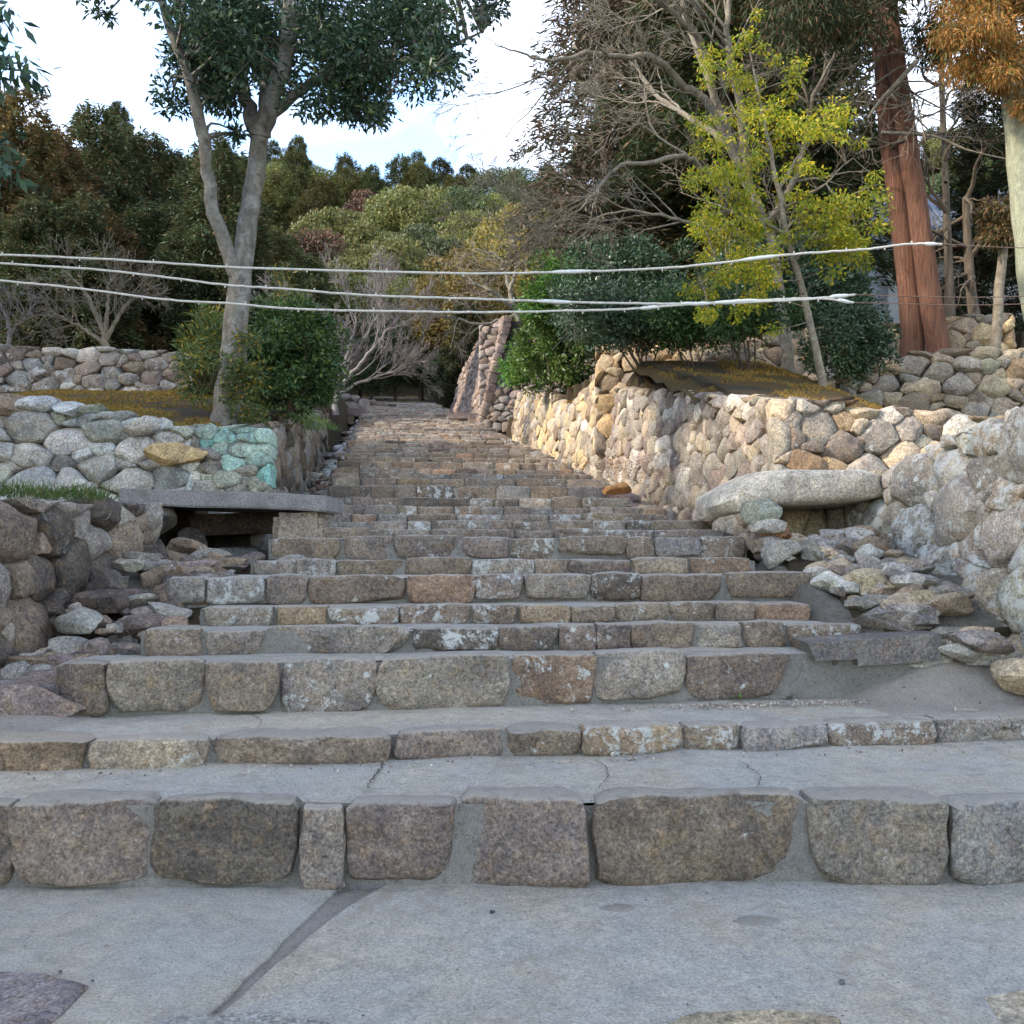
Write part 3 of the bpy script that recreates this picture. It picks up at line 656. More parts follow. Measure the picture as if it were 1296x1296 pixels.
# right: one long rounded natural stone over the other drain
lin = boulder_shape((0, 0, 0), (1.74, 1.5, .40), (0, 0, 0), 218, cuts=9, boxy=1.3, rough=.04, cl=(.84, .95))
lv = lin[0]; lv = lv + np.column_stack([0 * lv[:, 0], .25 * np.maximum(0, -lv[:, 0] - .5), -.30 * np.maximum(0, -lv[:, 0] - .42) + .05 * lv[:, 0]])
lv = lv + (P(1017, 617, 9.3) + np.array([.0, .62, .0]))
one('lintel_stone', (lv, lin[1]), 'stone', 'long rounded pale stone lintel lying over the dark drain mouth', 'stone slab', (.37, .345, .30, .45))
def px_boulder(name, x0, y0, x1, y1, d, dep, label, tint, seed, rot=(0, 0, 0), boxy=.5, cuts=11, lich=.35, rough=.05):
    c = P((x0 + x1) / 2, (y0 + y1) / 2, d); w = (x1 - x0) / F * d; h = (y1 - y0) / F * d
    return one(name, boulder_shape(c, (w, dep, h), rot, seed, cuts, boxy, rough), 'stone', label, 'boulder', (*(np.array(PAL[tint]) if isinstance(tint, str) else np.array(tint)), lich))
L_ = [ # px box, distance, depth, label, tint, seed, rot
    (-60, 865, 108, 918, 5.75, .50, 'rounded purplish boulder in front of the tilted slab', 'purple', 301, (0, 0, .2), .3),
    (-10, 838, 118, 894, 6.1, .75, 'tilted flat purplish slab resting against the dark wall', 'purple', 302, (.15, .16, -.1), .8),
    (36, 876, 110, 910, 5.95, .35, 'flat pale stone under the tilted slab', 'grey', 303, (0, .05, 0), .5),
    (126, 798, 190, 840, 6.9, .45, 'lichen-grey tilted boulder behind the end of the steps', 'grey', 304, (0, .35, .2), .6),
    (70, 812, 150, 852, 6.7, .45, 'lumpy brown boulder between the tilted slab and steps', 'purple', 305, (0, .1, .1), .4),
    (216, 774, 270, 804, 7.15, .35, 'squared blue-grey block at the end of a step', (.19, .235, .26), 306, (0, .03, .1), .95),
    (256, 792, 312, 822, 6.85, .3, 'small pointed stone next to the blue-grey block', 'grey', 307, (0, .2, 0), .3),
    (150, 775, 215, 806, 7.3, .4, 'brown broken block at the foot of the dark wall', 'brown', 308, (0, .1, .3), .7),
    (330, 704, 392, 742, 8.1, .4, 'rounded grey boulder below the squared support block', 'grey', 309, (0, -.3, .2), .3),
    (262, 690, 330, 722, 10.0, .5, 'pale flat boulder lying inside the left drain', 'palebl', 310, (0, -.1, .2), .5),
    (250, 712, 345, 736, 9.5, .5, 'dark flat slab on the bed of the left drain', 'dark', 311, (0, -.05, .1), .8),
    (222, 668, 262, 720, 9.2, .5, 'dark upright boulder in the mouth of the left drain', 'dark', 312, (0, .2, .2), .5),
    (196, 690, 236, 745, 8.75, .4, 'leaning brown boulder at the corner of the dark wall', 'brown', 313, (0, .2, .2), .5),
    (400, 668, 432, 690, 9.5, .5, 'white boulder at the head of the left drain bed', 'palebl', 314, (0, .1, .2), .4),
    (955, 678, 1036, 718, 8.75, .6, 'wide rounded lichen boulder at the end of the steps', 'grey', 320, (0, .06, .1), .5),
    (1052, 706, 1134, 744, 8.3, .55, 'flat pale boulder resting on rubble before the right wall', 'pale', 321, (0, .08, -.1), .8),
    (1022, 730, 1086, 764, 7.9, .45, 'rounded ochre-topped stone below the flat pale boulder', 'tan', 322, (0, .04, .1), .4),
    (1060, 744, 1136, 775, 7.95, .45, 'broken grey stone beneath the flat pale boulder', 'grey', 323, (0, .2, .1), .6),
    (1120, 762, 1172, 786, 7.7, .35, 'brown flat cobble by the foot of the right wall', 'rust', 324, (0, -.03, .1), .3),
    (1126, 700, 1156, 730, 8.6, .3, 'small round cobble against the right wall foot', 'grey', 325, (0, .1, 0), .2),
    (1188, 794, 1242, 828, 6.95, .4, 'rounded grey cobble beside the notched slab', 'grey', 326, (0, .1, 0), .2),
    (1236, 795, 1276, 822, 7.1, .3, 'small brown cobble against the boulder wall', 'rust', 327, (0, -.2, 0), .2),
    (1262, 835, 1330, 880, 6.3, .4, 'pale ochre stone at the edge of the dirt ledge', 'tan', 328, (0, .1, .2), .6),
    (1205, 818, 1290, 850, 6.75, .45, 'flat buff stone half buried in the dirt ledge', 'pale', 329, (0, .06, 0), .7),
    (942, 632, 986, 668, 8.85, .4, 'greenish squared stone holding up the rounded lintel', 'green', 330, (0, .05, .1), .9),
    (945, 656, 992, 676, 8.75, .35, 'flat pale stone wedged below the greenish stone', 'pale', 331, (0, 0, .1), .4),
    (962, 664, 1002, 694, 8.95, .4, 'rust-brown stone under the end of the lintel', 'rust', 332, (0, .2, .1), .5),
    (1030, 690, 1075, 714, 8.7, .35, 'grey-green stone in front of the right drain mouth', 'green', 333, (0, .1, .1), .5),
    (1140, 740, 1190, 775, 7.9, .4, 'dark lichen-flecked stone leaning on the right wall', 'purple', 334, (0, .35, .1), .6),
    (760, 610, 800, 626, 13.2, .35, 'orange-brown block on the edge of a step near the right wall', (.36, .19, .075), 335, (0, -.06, .1), .9),
    (62, 507, 108, 529, 10.55, .35, 'pale blue boulder lying on top of the pale rubble wall', 'palebl', 336, (0, .03, 0), .6),
    (-60, 498, 56, 530, 10.6, .5, 'long brown capstone on top of the pale rubble wall', 'brown', 337, (0, 0, 0), .7),
    (150, 527, 204, 553, 10.45, .35, 'angular pale boulder on the crest of the pale rubble wall', 'pale', 338, (0, -.1, 0), .6),
    (176, 560, 264, 594, 10.42, .42, 'long honey-coloured stone set in the pale rubble wall', 'gold', 339, (0, .04, 0), .55),
]
for (x0, y0, x1, y1, d, dep, lab, tint, sd, rot, bx) in L_:
    px_boulder('boulder', x0, y0, x1, y1, d, dep, lab, tint, sd, rot, bx, lich=.1 if 'honey' in lab or 'block' in lab else .45)
# the notched cut slab that ends the third step
nv = thing('notched_slab', (2.6, 6.6, .6), 'dark smooth cut slab with a square notch at the end of a step', 'stone slab')
def prism(poly, y0, y1, tilt, z=0):
    n = len(poly); v = [(x, y0 + tilt * x, zz) for x, zz in poly] + [(x, y1 + tilt * x, zz) for x, zz in poly]
    return v, [[i, (i + 1) % n, n + (i + 1) % n, n + i] for i in range(n)] + [list(range(n))[::-1], list(range(n, 2 * n))]
dn = 6.52
zz = lambda y: Z(y, dn); xq = lambda x: X(x, dn)
pv, pf = prism([(xq(1024), zz(835)), (xq(1080), zz(833)), (xq(1081), zz(842)), (xq(1190), zz(838)), (xq(1194), zz(803)), (xq(1016), zz(812))], 6.12, 6.62, .15)
make_mesh('slab_body', pv, pf, M['stone'], nv, np.tile((.125, .12, .12, .05), (len(pv), 1)), smooth=False)
one('wedge_stone', boulder_shape((xq(1052), 6.60, zz(838)), (.19, .2, .055), (0, 0, .1), 77, boxy=.9), 'stone', 'small dark wedge stone in the notch of the cut slab', 'stone', (.10, .10, .105, .1))
one('packing_stone', boulder_shape((xq(1080), 6.68, zz(848)), (.20, .24, .10), (0, 0, .1), 78, boxy=.5), 'stone', 'small tan packing stone below the notched slab', 'stone', (.22, .19, .15, .1))
# gritty dirt ledges beyond the ends of the third step
for sx, x0_, x1_ in ((1, 2.15, 7.5), (-1, 2.35, 7.5)):
    lx_ = np.arange(x0_, x1_, .06); ly_ = np.arange(5.0, 7.4, .06); qx, qy = np.meshgrid(lx_, ly_)
    y2 = 5.32 + .13 * qx * sx                                          # line of the second riser
    rise = .36 * sstep(x0_, x0_ + 1.0, qx) * sstep(.35, 1.25, qy - y2)
    rise = (rise + .30 * sstep(x0_ + .2, x0_ + 1.0, qx) * sstep(1.15, 1.75, qy - y2)) if sx > 0 else rise * .4
    qz = .512 + rise + .022 * fbm(np.column_stack([qx.ravel() * 3.5, qy.ravel() * 3.5, 0 * qx.ravel()]), 8).reshape(qx.shape) * sstep(.1, .5, qy - y2)
    qz = qz - .25 * sstep(.20, .10, qy - y2) - .03 * sstep(x0_ + .3, x0_, qx)
    n0, n1 = len(lx_), len(ly_); i_ = (np.arange(n1 - 1)[:, None] * n0 + np.arange(n0 - 1)[None, :]).ravel()
    tag(make_mesh('dirt_ledge', np.column_stack([sx * qx.ravel(), qy.ravel(), qz.ravel()]), np.column_stack([i_, i_ + 1, i_ + n0 + 1, i_ + n0]), M['gravel']), kind='structure')
# rubble lying in the two stone-lined ditches and at the step ends
for side, lab in ((-1, 'left'), (1, 'right')):
    dt = bpy.data.objects.new('ditch_bed', None); dt.location = (stair_x(12, side) + side * .3, 12, 1.6); link(dt); tag(dt, kind='structure')
    rr = np.random.default_rng(60 + side); far = MB(); cnt = 0
    spots = []
    y = 9.4
    while y < 60:
        for _ in range(3 if y < 20 else 2):
            t = rr.uniform(.02, .98); a = stair_x(y, side) - side * .06; b = (left_x(np.array(y)) if side < 0 else right_x(np.array(y)))
            spots.append((lerp(a, float(b), t), y + rr.uniform(-.15, .15)))
        y += rr.uniform(.17, .26) * (1 + max(0, y - 20) * .03)
    for (x, y) in spots:
        sz = rr.uniform(.16, .44); edge = abs(x - stair_x(y, side)) < .22
        z = float(zs(y)) - .50 + .30 * (1 - min(1, abs(x - stair_x(y, side)) / .5)) ** 1.2
        v, f = boulder_shape((x, y, z + .02), (sz * rr.uniform(.8, 1.4), sz, sz * rr.uniform(.4, .75)), rr.uniform(-.3, .3, 3), int(rr.integers(1, 9999)), cuts=8, boxy=.6, lo=True)
        t = pick(rr, dict(palebl=2.2, pale=2, grey=3, purple=2, brown=2) if side < 0 else dict(grey=3, brown=2, purple=2, tan=2, pale=1), (.1, .7))
        if y < 30 and cnt < 150: make_mesh('stone', v, f, M['stone'], dt, np.tile(t, (len(v), 1))); cnt += 1
        else: far.add(v, f, t)
    tag(far.build('far_stones', M['stone'], dt), kind='stuff')
# rubble between the walls and the lower step ends, bedded in gritty soil
for sx in (-1, 1):
    lx_ = np.arange(1.9, 4.0, .07); ly_ = np.arange(6.55, 9.5, .07); qx, qy = np.meshgrid(lx_, ly_)
    wl = np.abs(left_x(qy) if sx < 0 else right_x(qy)); ed = np.interp(qy, [6.5, 7, 8, 8.6, 9.5], [2.55, 2.3, 2.25, 2.15, 2.1])
    qz = zs(qy) - .16 - .45 * sstep(6.95, 6.6, qy) + .05 * fbm(np.column_stack([qx.ravel() * 5, qy.ravel() * 5, 0 * qx.ravel()]), 8 + sx).reshape(qx.shape) + .08 * sstep(.5, 0, wl - qx) - .30 * sstep(.12, -.1, qx - ed) - (.42 if sx < 0 else .10) * sstep(8.2, 8.8, qy)
    n0, n1 = len(lx_), len(ly_); i_ = (np.arange(n1 - 1)[:, None] * n0 + np.arange(n0 - 1)[None, :]).ravel()
    tag(make_mesh('rubble_soil', np.column_stack([sx * qx.ravel(), qy.ravel(), qz.ravel()]), np.column_stack([i_, i_ + 1, i_ + n0 + 1, i_ + n0]), M['soil']), kind='structure')
for k, (reg, n, sd) in enumerate((((-3.55, 5.75, -2.6, 8.3), 120, 71), ((2.55, 6.5, 3.4, 9.0), 140, 72))):
    rb = bpy.data.objects.new('rubble_slope', None); rb.location = ((reg[0] + reg[2]) / 2, 7.3, 1); link(rb); tag(rb, kind='structure'); rr = np.random.default_rng(sd)
    for _ in range(n):
        y = rr.uniform(reg[1], reg[3]); 
        if k == 0: x = lerp(float(left_x(np.array(y))) + .1, X(np.interp(y, [5.7, 6.1, 6.5, 7, 8, 8.6], [60, 100, 195, 262, 300, 345]), y), rr.random() ** 1.0)
        else: x = lerp(float(right_x(np.array(max(y, 7.0)))) - .15, X(np.interp(y, [6.5, 6.9, 7.5, 8.5, 9], [1225, 1120, 1050, 970, 965]), y), rr.random())
        wallside = abs(x - (float(left_x(np.array(y))) if k == 0 else float(right_x(np.array(max(y, 7.0))))))
        z = (float(zs(y)) if y > 6.9 or k == 0 else .86) - .07 + .20 * max(0, 1 - wallside / .5) - (.10 if k == 0 and y < 6.6 else 0) - .03
        s = rr.uniform(.07, .34) ** 1.0
        v, f = boulder_shape((x, y, z), (s * rr.uniform(.9, 1.5), s, s * rr.uniform(.45, .8)), rr.uniform(-.35, .35, 3), int(rr.integers(1, 9999)), cuts=14, boxy=.6)
        make_mesh('stone', v, f, M['stone'], rb, np.tile(pick(rr, dict(dark=2, brown=3, purple=2, grey=3) if k == 0 else dict(grey=3, tan=2, pale=2, brown=1.5), (.1, .6)), (len(v), 1)))
# far culverts
for (x0, y0, x1, y1, d, lab) in ((566, 525, 606, 533, 36.9, 'dark stone lintel over the culvert under the corner wall'), (440, 519, 464, 529, 41, 'small dark stone lintel across the left ditch')):
    c = P((x0 + x1) / 2, (y0 + y1) / 2, d); w = (x1 - x0) / F * d
    one('lintel_stone', box_shape(c, (w, 1.0, (y1 - y0) / F * d), (0, 0, .1), int(x0), .02, bev=.03), 'stone', lab, 'stone slab', (*PAL['purple'], .1))
    for s in (-1, 1):
        one('support_stone', box_shape(c + np.array([s * w * .31, 0, -.30]), (w * .37, 1.0, .44), (0, 0, .1), int(x0) + s, .02, bev=.03), 'stone',
            'short block under ' + lab.replace('stone lintel', 'lintel'), 'stone', (*PAL['brown'], .2), group='blocks carrying the far lintels')
# pebbles on the landing
for k, (x, y, s, c) in enumerate(((624, 1157, .028, (.06, .065, .075)), (1065, 1246, .030, (.07, .075, .08)), (76, 1233, .020, (.08, .08, .085)), (117, 1243, .012, (.09, .09, .09)))):
    gxy = g(x, y)
    one('pebble', boulder_shape((gxy[0], gxy[1], .004 + s * .22), (s, s * .8, s * .55), (0, 0, k), 90 + k, boxy=.3, lo=True), 'stone',
        'tiny dark pebble lying on the bare concrete landing', 'pebble', (*c, 0), group='pebbles on the landing')
# ------------------------------------------------------------------ vegetation helpers
def unit(a): return a / np.maximum(1e-9, np.linalg.norm(a, axis=-1, keepdims=True))
def leaf_geo(p, d, n, L, W, fold=.12):
    """diamond leaves: p base, d direction, n rough normal; L, W scalars or arrays"""
    d = unit(d); s = unit(np.cross(d, n)); nn = np.cross(s, d); L = np.broadcast_to(np.asarray(L, float), (len(p),))[:, None]; W = np.broadcast_to(np.asarray(W, float), (len(p),))[:, None]
    mid = p + d * L * .45; v = np.stack([p, mid + s * W * .5 + nn * W * fold, p + d * L, mid - s * W * .5 + nn * W * fold], 1).reshape(-1, 3)
    return v, np.arange(len(p) * 4, dtype=np.int32).reshape(-1, 4)
def leaves(name, p, d, n, L, W, mat, parent, local=False, smooth=False):
    v, f = leaf_geo(p, d, n, L, W); return make_mesh(name, v, f, mat, parent, smooth=smooth, local=local)
def tubes(lines, name, mat, parent, local=False):
    """lines: list of (pts(n,3), radii(n), sides) -> one mesh"""
    vs, fs, base = [], [], 0
    for pts, rad, m in lines:
        pts = np.asarray(pts, float); n = len(pts); t = np.gradient(pts, axis=0); t = unit(t)
        ref = np.array([0, 0, 1.]) if abs(t[0, 2]) < .9 else np.array([1., 0, 0]); s = unit(np.cross(t, ref)); b = np.cross(t, s)
        an = np.arange(m) * 2 * math.pi / m
        ring = pts[:, None, :] + np.asarray(rad)[:, None, None] * (np.cos(an)[None, :, None] * s[:, None, :] + np.sin(an)[None, :, None] * b[:, None, :])
        vs.append(ring.reshape(-1, 3))
        i = (np.arange(n - 1)[:, None] * m + np.arange(m)[None, :]); j = (np.arange(n - 1)[:, None] * m + (np.arange(m)[None, :] + 1) % m)
        fs.append(np.stack([i, j, j + m, i + m], -1).reshape(-1, 4) + base); base += n * m
    return make_mesh(name, np.vstack(vs), np.vstack(fs).astype(np.int32), mat, parent, local=local)
def smooth_line(pts, n, jit=0, rng=None):
    """Catmull-Rom through pts"""
    p = np.asarray(pts, float); p = np.vstack([2 * p[0] - p[1], p, 2 * p[-1] - p[-2]]); k = len(p) - 3; out = []
    for t in np.linspace(0, k - 1e-6, n):
        i = int(t); u = t - i; a, b, c, d = p[i:i + 4]
        out.append(.5 * (2 * b + (c - a) * u + (2 * a - 5 * b + 4 * c - d) * u * u + (3 * b - a - 3 * c + d) * u ** 3))
    out = np.array(out)
    if jit: out[1:-1] += rng.normal(0, jit, (n - 2, 3))
    return out
def grow(out, p, d, length, r, lev, maxlev, rng, kids=(5, 7), ang=(30, 65), ratio=(.45, .72), bend=.12, lift=.0, tips=None, sides=(7, 5, 4, 3, 3, 3), rmin=.004, start=.25):
    n = max(4, int(5 + 3 * (maxlev - lev > 1))); pts = [np.array(p, float)]; d = unit(np.array(d, float)); dirs = [d]
    for i in range(n - 1):
        d = unit(d + rng.normal(0, bend, 3) + np.array([0, 0, lift])); pts.append(pts[-1] + d * length / (n - 1)); dirs.append(d)
    rad = np.maximum(rmin, r * (1 - .72 * np.linspace(0, 1, n))); out.append((np.array(pts), rad, sides[min(lev, 5)]))
    if tips is not None and lev >= maxlev - 1: tips.append((pts[-1], d))
    if lev >= maxlev: return
    for _ in range(int(rng.integers(kids[0], kids[1] + 1))):
        t = rng.uniform(start, 1.0); i = min(n - 2, int(t * (n - 1))); fr = t * (n - 1) - i
        q = lerp(pts[i], pts[i + 1], fr); dd = dirs[i]; pr = unit(np.cross(dd, rng.normal(0, 1, 3))); a = math.radians(rng.uniform(*ang))
        grow(out, q, dd * math.cos(a) + pr * math.sin(a), length * rng.uniform(*ratio) * (1.15 - .4 * t), max(rmin, rad[i] * .62), lev + 1, maxlev, rng, kids, ang, ratio, bend, lift, tips, sides, rmin, start)
def clump_points(centers, radii, counts, rng, squash=.75):
    P_, D_ = [], []
    for c, r, k in zip(centers, radii, counts):
        q = unit(rng.normal(0, 1, (k, 3))) * (rng.random((k, 1)) ** .45) * r; q[:, 2] *= squash; P_.append(q + c); D_.append(q / r)
    return np.vstack(P_), np.vstack(D_)
LEAF = dict(
    oak=leaf_material('glossy_oak_leaf', (.022, .045, .030), (.045, .080, .042), (.10, .13, .05), .06, .45, .22),
    camellia=leaf_material('camellia_leaf', (.028, .062, .020), (.060, .115, .035), (.13, .18, .045), .16, .42, .28),
    bluegreen=leaf_material('bluish_shrub_leaf', (.030, .060, .030), (.062, .100, .050), (.13, .16, .10), .14, .38, .2),
    lime=leaf_material('bright_shrub_leaf', (.06, .14, .02), (.12, .22, .03), (.03, .08, .02), .3, .45, .35),
    yellow=leaf_material('yellow_green_leaf', (.17, .27, .022), (.42, .45, .03), (.70, .58, .04), .25, .45, .5),
    bamboo=leaf_material('bamboo_grass_leaf', (.06, .10, .03), (.11, .15, .045), (.35, .27, .04), .16, .5, .35),
    hinoki=leaf_material('dark_cypress_leaf', (.052, .074, .034), (.095, .115, .050), (.14, .10, .045), .2, .8, .15),
    cypress=leaf_material('olive_cypress_leaf', (.070, .085, .030), (.12, .125, .045), (.15, .10, .04), .22, .8, .2),
    bronze=leaf_material('winter_bronze_cedar_leaf', (.12, .078, .036), (.19, .115, .05), (.08, .085, .035), .28, .8, .25),
    rust=leaf_material('orange_cedar_leaf', (.26, .11, .03), (.42, .19, .05), (.16, .15, .04), .28, .75, .3),
    shii=leaf_material('olive_broadleaf', (.095, .115, .032), (.165, .175, .050), (.22, .18, .05), .15, .55, .3),
    shii_dark=leaf_material('dark_broadleaf', (.050, .075, .032), (.095, .12, .048), (.13, .13, .045), .15, .55, .25),
    gold=leaf_material('golden_broadleaf', (.16, .115, .025), (.24, .165, .035), (.12, .11, .03), .25, .6, .3),
    redbrown=leaf_material('reddish_brown_leaf', (.09, .048, .03), (.14, .07, .04), (.07, .06, .03), .25, .7, .2),
    grass=leaf_material('grass_blade', (.05, .11, .02), (.10, .17, .035), (.20, .17, .06), .15, .6, .3),
    moss=leaf_material('dry_moss_tuft', (.19, .105, .024), (.28, .16, .035), (.12, .13, .03), .18, .9, .2),
    needles=leaf_material('fallen_red_needles', (.13, .035, .018), (.20, .07, .035), (.08, .03, .02), .3, .9, .1),
)
BARK = dict(
    oak=bark_material('grey_oak_bark', (.10, .088, .072), (.225, .205, .170), (.32, .31, .28), (9, 9, 5), .55),
    cedar=bark_material('red_cedar_bark', (.075, .036, .026), (.25, .115, .065), (.15, .085, .06), (34, 34, 1.6), .5),
    pale=bark_material('pale_twig_bark', (.15, .12, .085), (.28, .235, .17), (.34, .31, .24), (8, 8, 8), .4),
    brown=bark_material('brown_bark', (.07, .052, .036), (.13, .10, .07), (.16, .13, .09), (16, 16, 3), .3),
    lichen=bark_material('lichen_green_bark', (.24, .24, .16), (.38, .38, .26), (.30, .27, .18), (18, 18, 6), .3),
    grey=bark_material('grey_twig_bark', (.15, .125, .115), (.26, .225, .21), (.30, .28, .27), (8, 8, 8), .4),
)
def gz1(x, y): return float(ground_z(np.array([x], float), np.array([y], float))[0])

# ------------------------------------------------------------------ the forked evergreen on the left terrace
rg = np.random.default_rng(404); D1 = 12.2
t1 = thing('evergreen_tree', P(288, 536, D1), 'forked grey-trunked evergreen with dark glossy crown above the turquoise-stained wall', 'tree')
def limb(px, rad, n=26, sides=14, jit=.012): 
    pts = smooth_line(([P(px[0][0], px[0][1], D1) - np.array([0, 0, .5])] if px[0][1] > 480 else []) + [P(x, y, D1 + dd) for x, y, dd in px], n, jit, rg); r = np.interp(np.linspace(0, 1, n), np.linspace(0, 1, len(rad)), rad); return (pts, r, sides)
main = limb([(286, 548, 0), (288, 520, 0), (296, 440, 0), (303, 360, 0), (315, 270, .05), (330, 165, .1)], [.40, .27, .19, .165, .145, .125, .112], 34)
lft = limb([(303, 350, -.02), (290, 322, -.05), (268, 265, -.15), (262, 210, -.2), (254, 150, -.3), (235, 85, -.4), (212, 25, -.5), (196, -40, -.5), (185, -110, -.5)], [.12, .092, .084, .08, .072, .06, .045, .025])
a1 = limb([(329, 172, .1), (345, 120, .0), (362, 70, -.1), (366, 10, -.2), (375, -70, -.2), (392, -160, -.2)], [.145, .115, .10, .085, .06, .03])
a2 = limb([(328, 175, .12), (314, 135, .3), (302, 80, .5), (298, 20, .7), (285, -60, .8), (270, -140, .8)], [.12, .09, .08, .07, .05, .025])
a3 = limb([(338, 140, .1), (334, 100, .6), (322, 60, 1.1), (318, 0, 1.5), (330, -80, 1.8)], [.10, .08, .07, .05, .025])
a4 = limb([(336, 148, .1), (385, 112, .2), (440, 92, .1), (500, 80, -.1), (560, 62, -.3), (610, 40, -.4)], [.09, .06, .05, .04, .03, .012])
limbs = [main, lft, a1, a2, a3, a4]
# buttressed foot
for k in range(7):
    an = k * .9 + .3; q0 = main[0][6]; q1 = P(288, 540, D1) + np.array([math.cos(an) * .55, math.sin(an) * .45, -.05 + .05 * rg.random()])
    limbs.append((smooth_line([q0, lerp(q0, q1, .55) + np.array([0, 0, -.06]), q1 + np.array([0, 0, -.12])], 8), np.linspace(.17, .07, 8), 8))
tubes(limbs, 'trunk', BARK['oak'], t1)
CL = []   # clump centres: drawn pixel regions in depth around the tree
def region(n, xr, yr, dr, r):
    for _ in range(n): CL.append((P(rg.uniform(*xr), rg.uniform(*yr), D1 + rg.uniform(*dr)), rg.uniform(*r)))
region(70, (215, 560), (-330, 20), (-1.8, 2.6), (.35, .60))
region(36, (235, 440), (10, 85), (-1.0, 2.4), (.30, .50))
region(30, (400, 575), (0, 110), (-1.3, 1.8), (.28, .46))
region(16, (330, 470), (80, 130), (-.8, 1.8), (.24, .38))
region(10, (440, 486), (110, 158), (-.8, .8), (.16, .26))
region(16, (204, 290), (50, 125), (-.5, 1.2), (.22, .36))
region(8, (212, 300), (110, 148), (-.4, .8), (.15, .24))
region(3, (284, 306), (158, 182), (-.2, .2), (.10, .15))
region(5, (545, 592), (50, 96), (-.8, .6), (.14, .24))
region(8, (580, 640), (-40, 18), (-.8, .6), (.18, .3))
region(7, (105, 160), (-60, 8), (-.8, .2), (.16, .28)); region(2, (112, 150), (8, 30), (-.6, 0), (.12, .16))
region(8, (160, 240), (-90, -10), (-.8, .6), (.25, .4))
cc = np.array([c for c, r in CL]); cr = np.array([r for c, r in CL])
lp = np.vstack([l[0][len(l[0]) // 3:] for l in (lft, a1, a2, a3, a4)]); tw = []
for c, r in CL:
    i = np.argmin(((lp - c) ** 2).sum(1) + .6 * np.maximum(0, lp[:, 2] - c[2]) ** 2); a = lp[i]; m_ = lerp(a, c, .5) + np.array([0, 0, .12]) + rg.normal(0, .08, 3)
    tw.append((smooth_line([a, m_, c], 7), np.linspace(.028, .007, 7), 5))
    for _ in range(5): tw.append((smooth_line([c, c + rg.normal(0, r * .55, 3)], 3), np.array([.006, .004, .003]), 3))
tubes(tw, 'branches', BARK['oak'], t1)
lp_, ld_ = clump_points(cc, cr, (cr ** 2 * 1500).astype(int) + 30, rg, .7)
ld_ = unit(ld_ + rg.normal(0, .7, ld_.shape) + np.array([0, 0, -.25])); ln_ = rg.normal(0, .6, ld_.shape) + np.array([0, 0, 1.])
leaves('crown', lp_, ld_, ln_, rg.uniform(.075, .125, len(lp_)), rg.uniform(.030, .046, len(lp_)), LEAF['oak'], t1)
# ivy-like growth and shoots at the foot
def tuft_leaves(name, parent, cents, rad, cnt, L, W, mat, droop=-.2, seed=1, up=.6):
    r = np.random.default_rng(seed); p, d = clump_points(cents, rad, cnt, r, .85); d = unit(d + r.normal(0, .6, d.shape) + np.array([0, 0, droop]))
    n = r.normal(0, .6, d.shape) + np.array([0, 0, up]); return leaves(name, p, d, n, r.uniform(L * .7, L * 1.2, len(p)), r.uniform(W * .75, W * 1.2, len(p)), mat, parent)
ic = [P(rg.uniform(292, 332), rg.uniform(455, 540), D1 - .32 + rg.uniform(-.06, .1)) for _ in range(26)] + [P(rg.uniform(270, 330), rg.uniform(400, 470), D1 - .25) for _ in range(5)]
iv = thing('creeper_plant', P(312, 535, D1 - .4), 'yellow-green leafy creeper growing up the foot of the forked tree', 'plant')
tuft_leaves('foliage', iv, ic, [.16] * len(ic), [60] * len(ic), .075, .028, LEAF['bamboo'], -.2, 3)

# ------------------------------------------------------------------ shrubs
def shrub(name, label, base, c, rad, n_cl, cl_r, dens, L, W, mat, seed, group=None, stems=5, bark='brown', cat='shrub', fill=.35, cut_low=-.8):
    r = np.random.default_rng(seed); base = np.asarray(base, float); c = np.asarray(c, float); rad = np.asarray(rad, float)
    t = thing(name, base, label, cat, group); cs, rs = [], []
    for _ in range(n_cl):
        u = unit(r.normal(0, 1, 3)); u[2] = max(u[2], cut_low); k = r.uniform(.72, 1.12) if r.random() > fill else r.uniform(.2, .75)
        q = c + u * rad * k * (1 + .26 * vnoise(np.array([u * 2.0 + seed]), seed)[0]); cs.append(q); rs.append(cl_r * r.uniform(.45, 1.35))
    ln = []
    for i in range(stems):
        q = cs[int(r.integers(len(cs)))]; ln.append((smooth_line([base + r.normal(0, .06, 3) * np.array([1, 1, 0]), lerp(base, q, .5) + r.normal(0, .1, 3), q], 8), np.linspace(.03, .008, 8) * max(.6, rad[2] / .8), 5))
    tubes(ln, 'stems', BARK[bark], t)
    rs = np.array(rs); p, d = clump_points(cs, rs, (rs ** 2 * dens).astype(int) + 12, r, .8)
    d = unit(d + .35 * unit(p - c) + r.normal(0, .55, d.shape) + np.array([0, 0, -.05])); n = .7 * unit(p - c) + r.normal(0, .6, d.shape) + np.array([0, 0, .6])
    leaves('foliage', p, d, n, r.uniform(L * .7, L * 1.2, len(p)), r.uniform(W * .75, W * 1.2, len(p)), LEAF[mat], t); return t
LEAF['sunny'] = leaf_material('sunlit_bush_leaf', (.045, .10, .018), (.10, .18, .03), (.17, .24, .05), .2, .42, .35)
d = 14.2
shrub('round_shrub', 'dense rounded dark green shrub right of the forked tree', P(365, 520, d), P(362, 452, d), (.72, .75, .82), 150, .22, 2600, .085, .035, 'camellia', 11)
shrub('bamboo_shrub', 'loose yellowish bamboo-grass shrub left of the forked tree', P(262, 498, 13.4), P(262, 448, 13.4), (.36, .4, .62), 60, .18, 2000, .12, .022, 'bamboo', 12, stems=9)
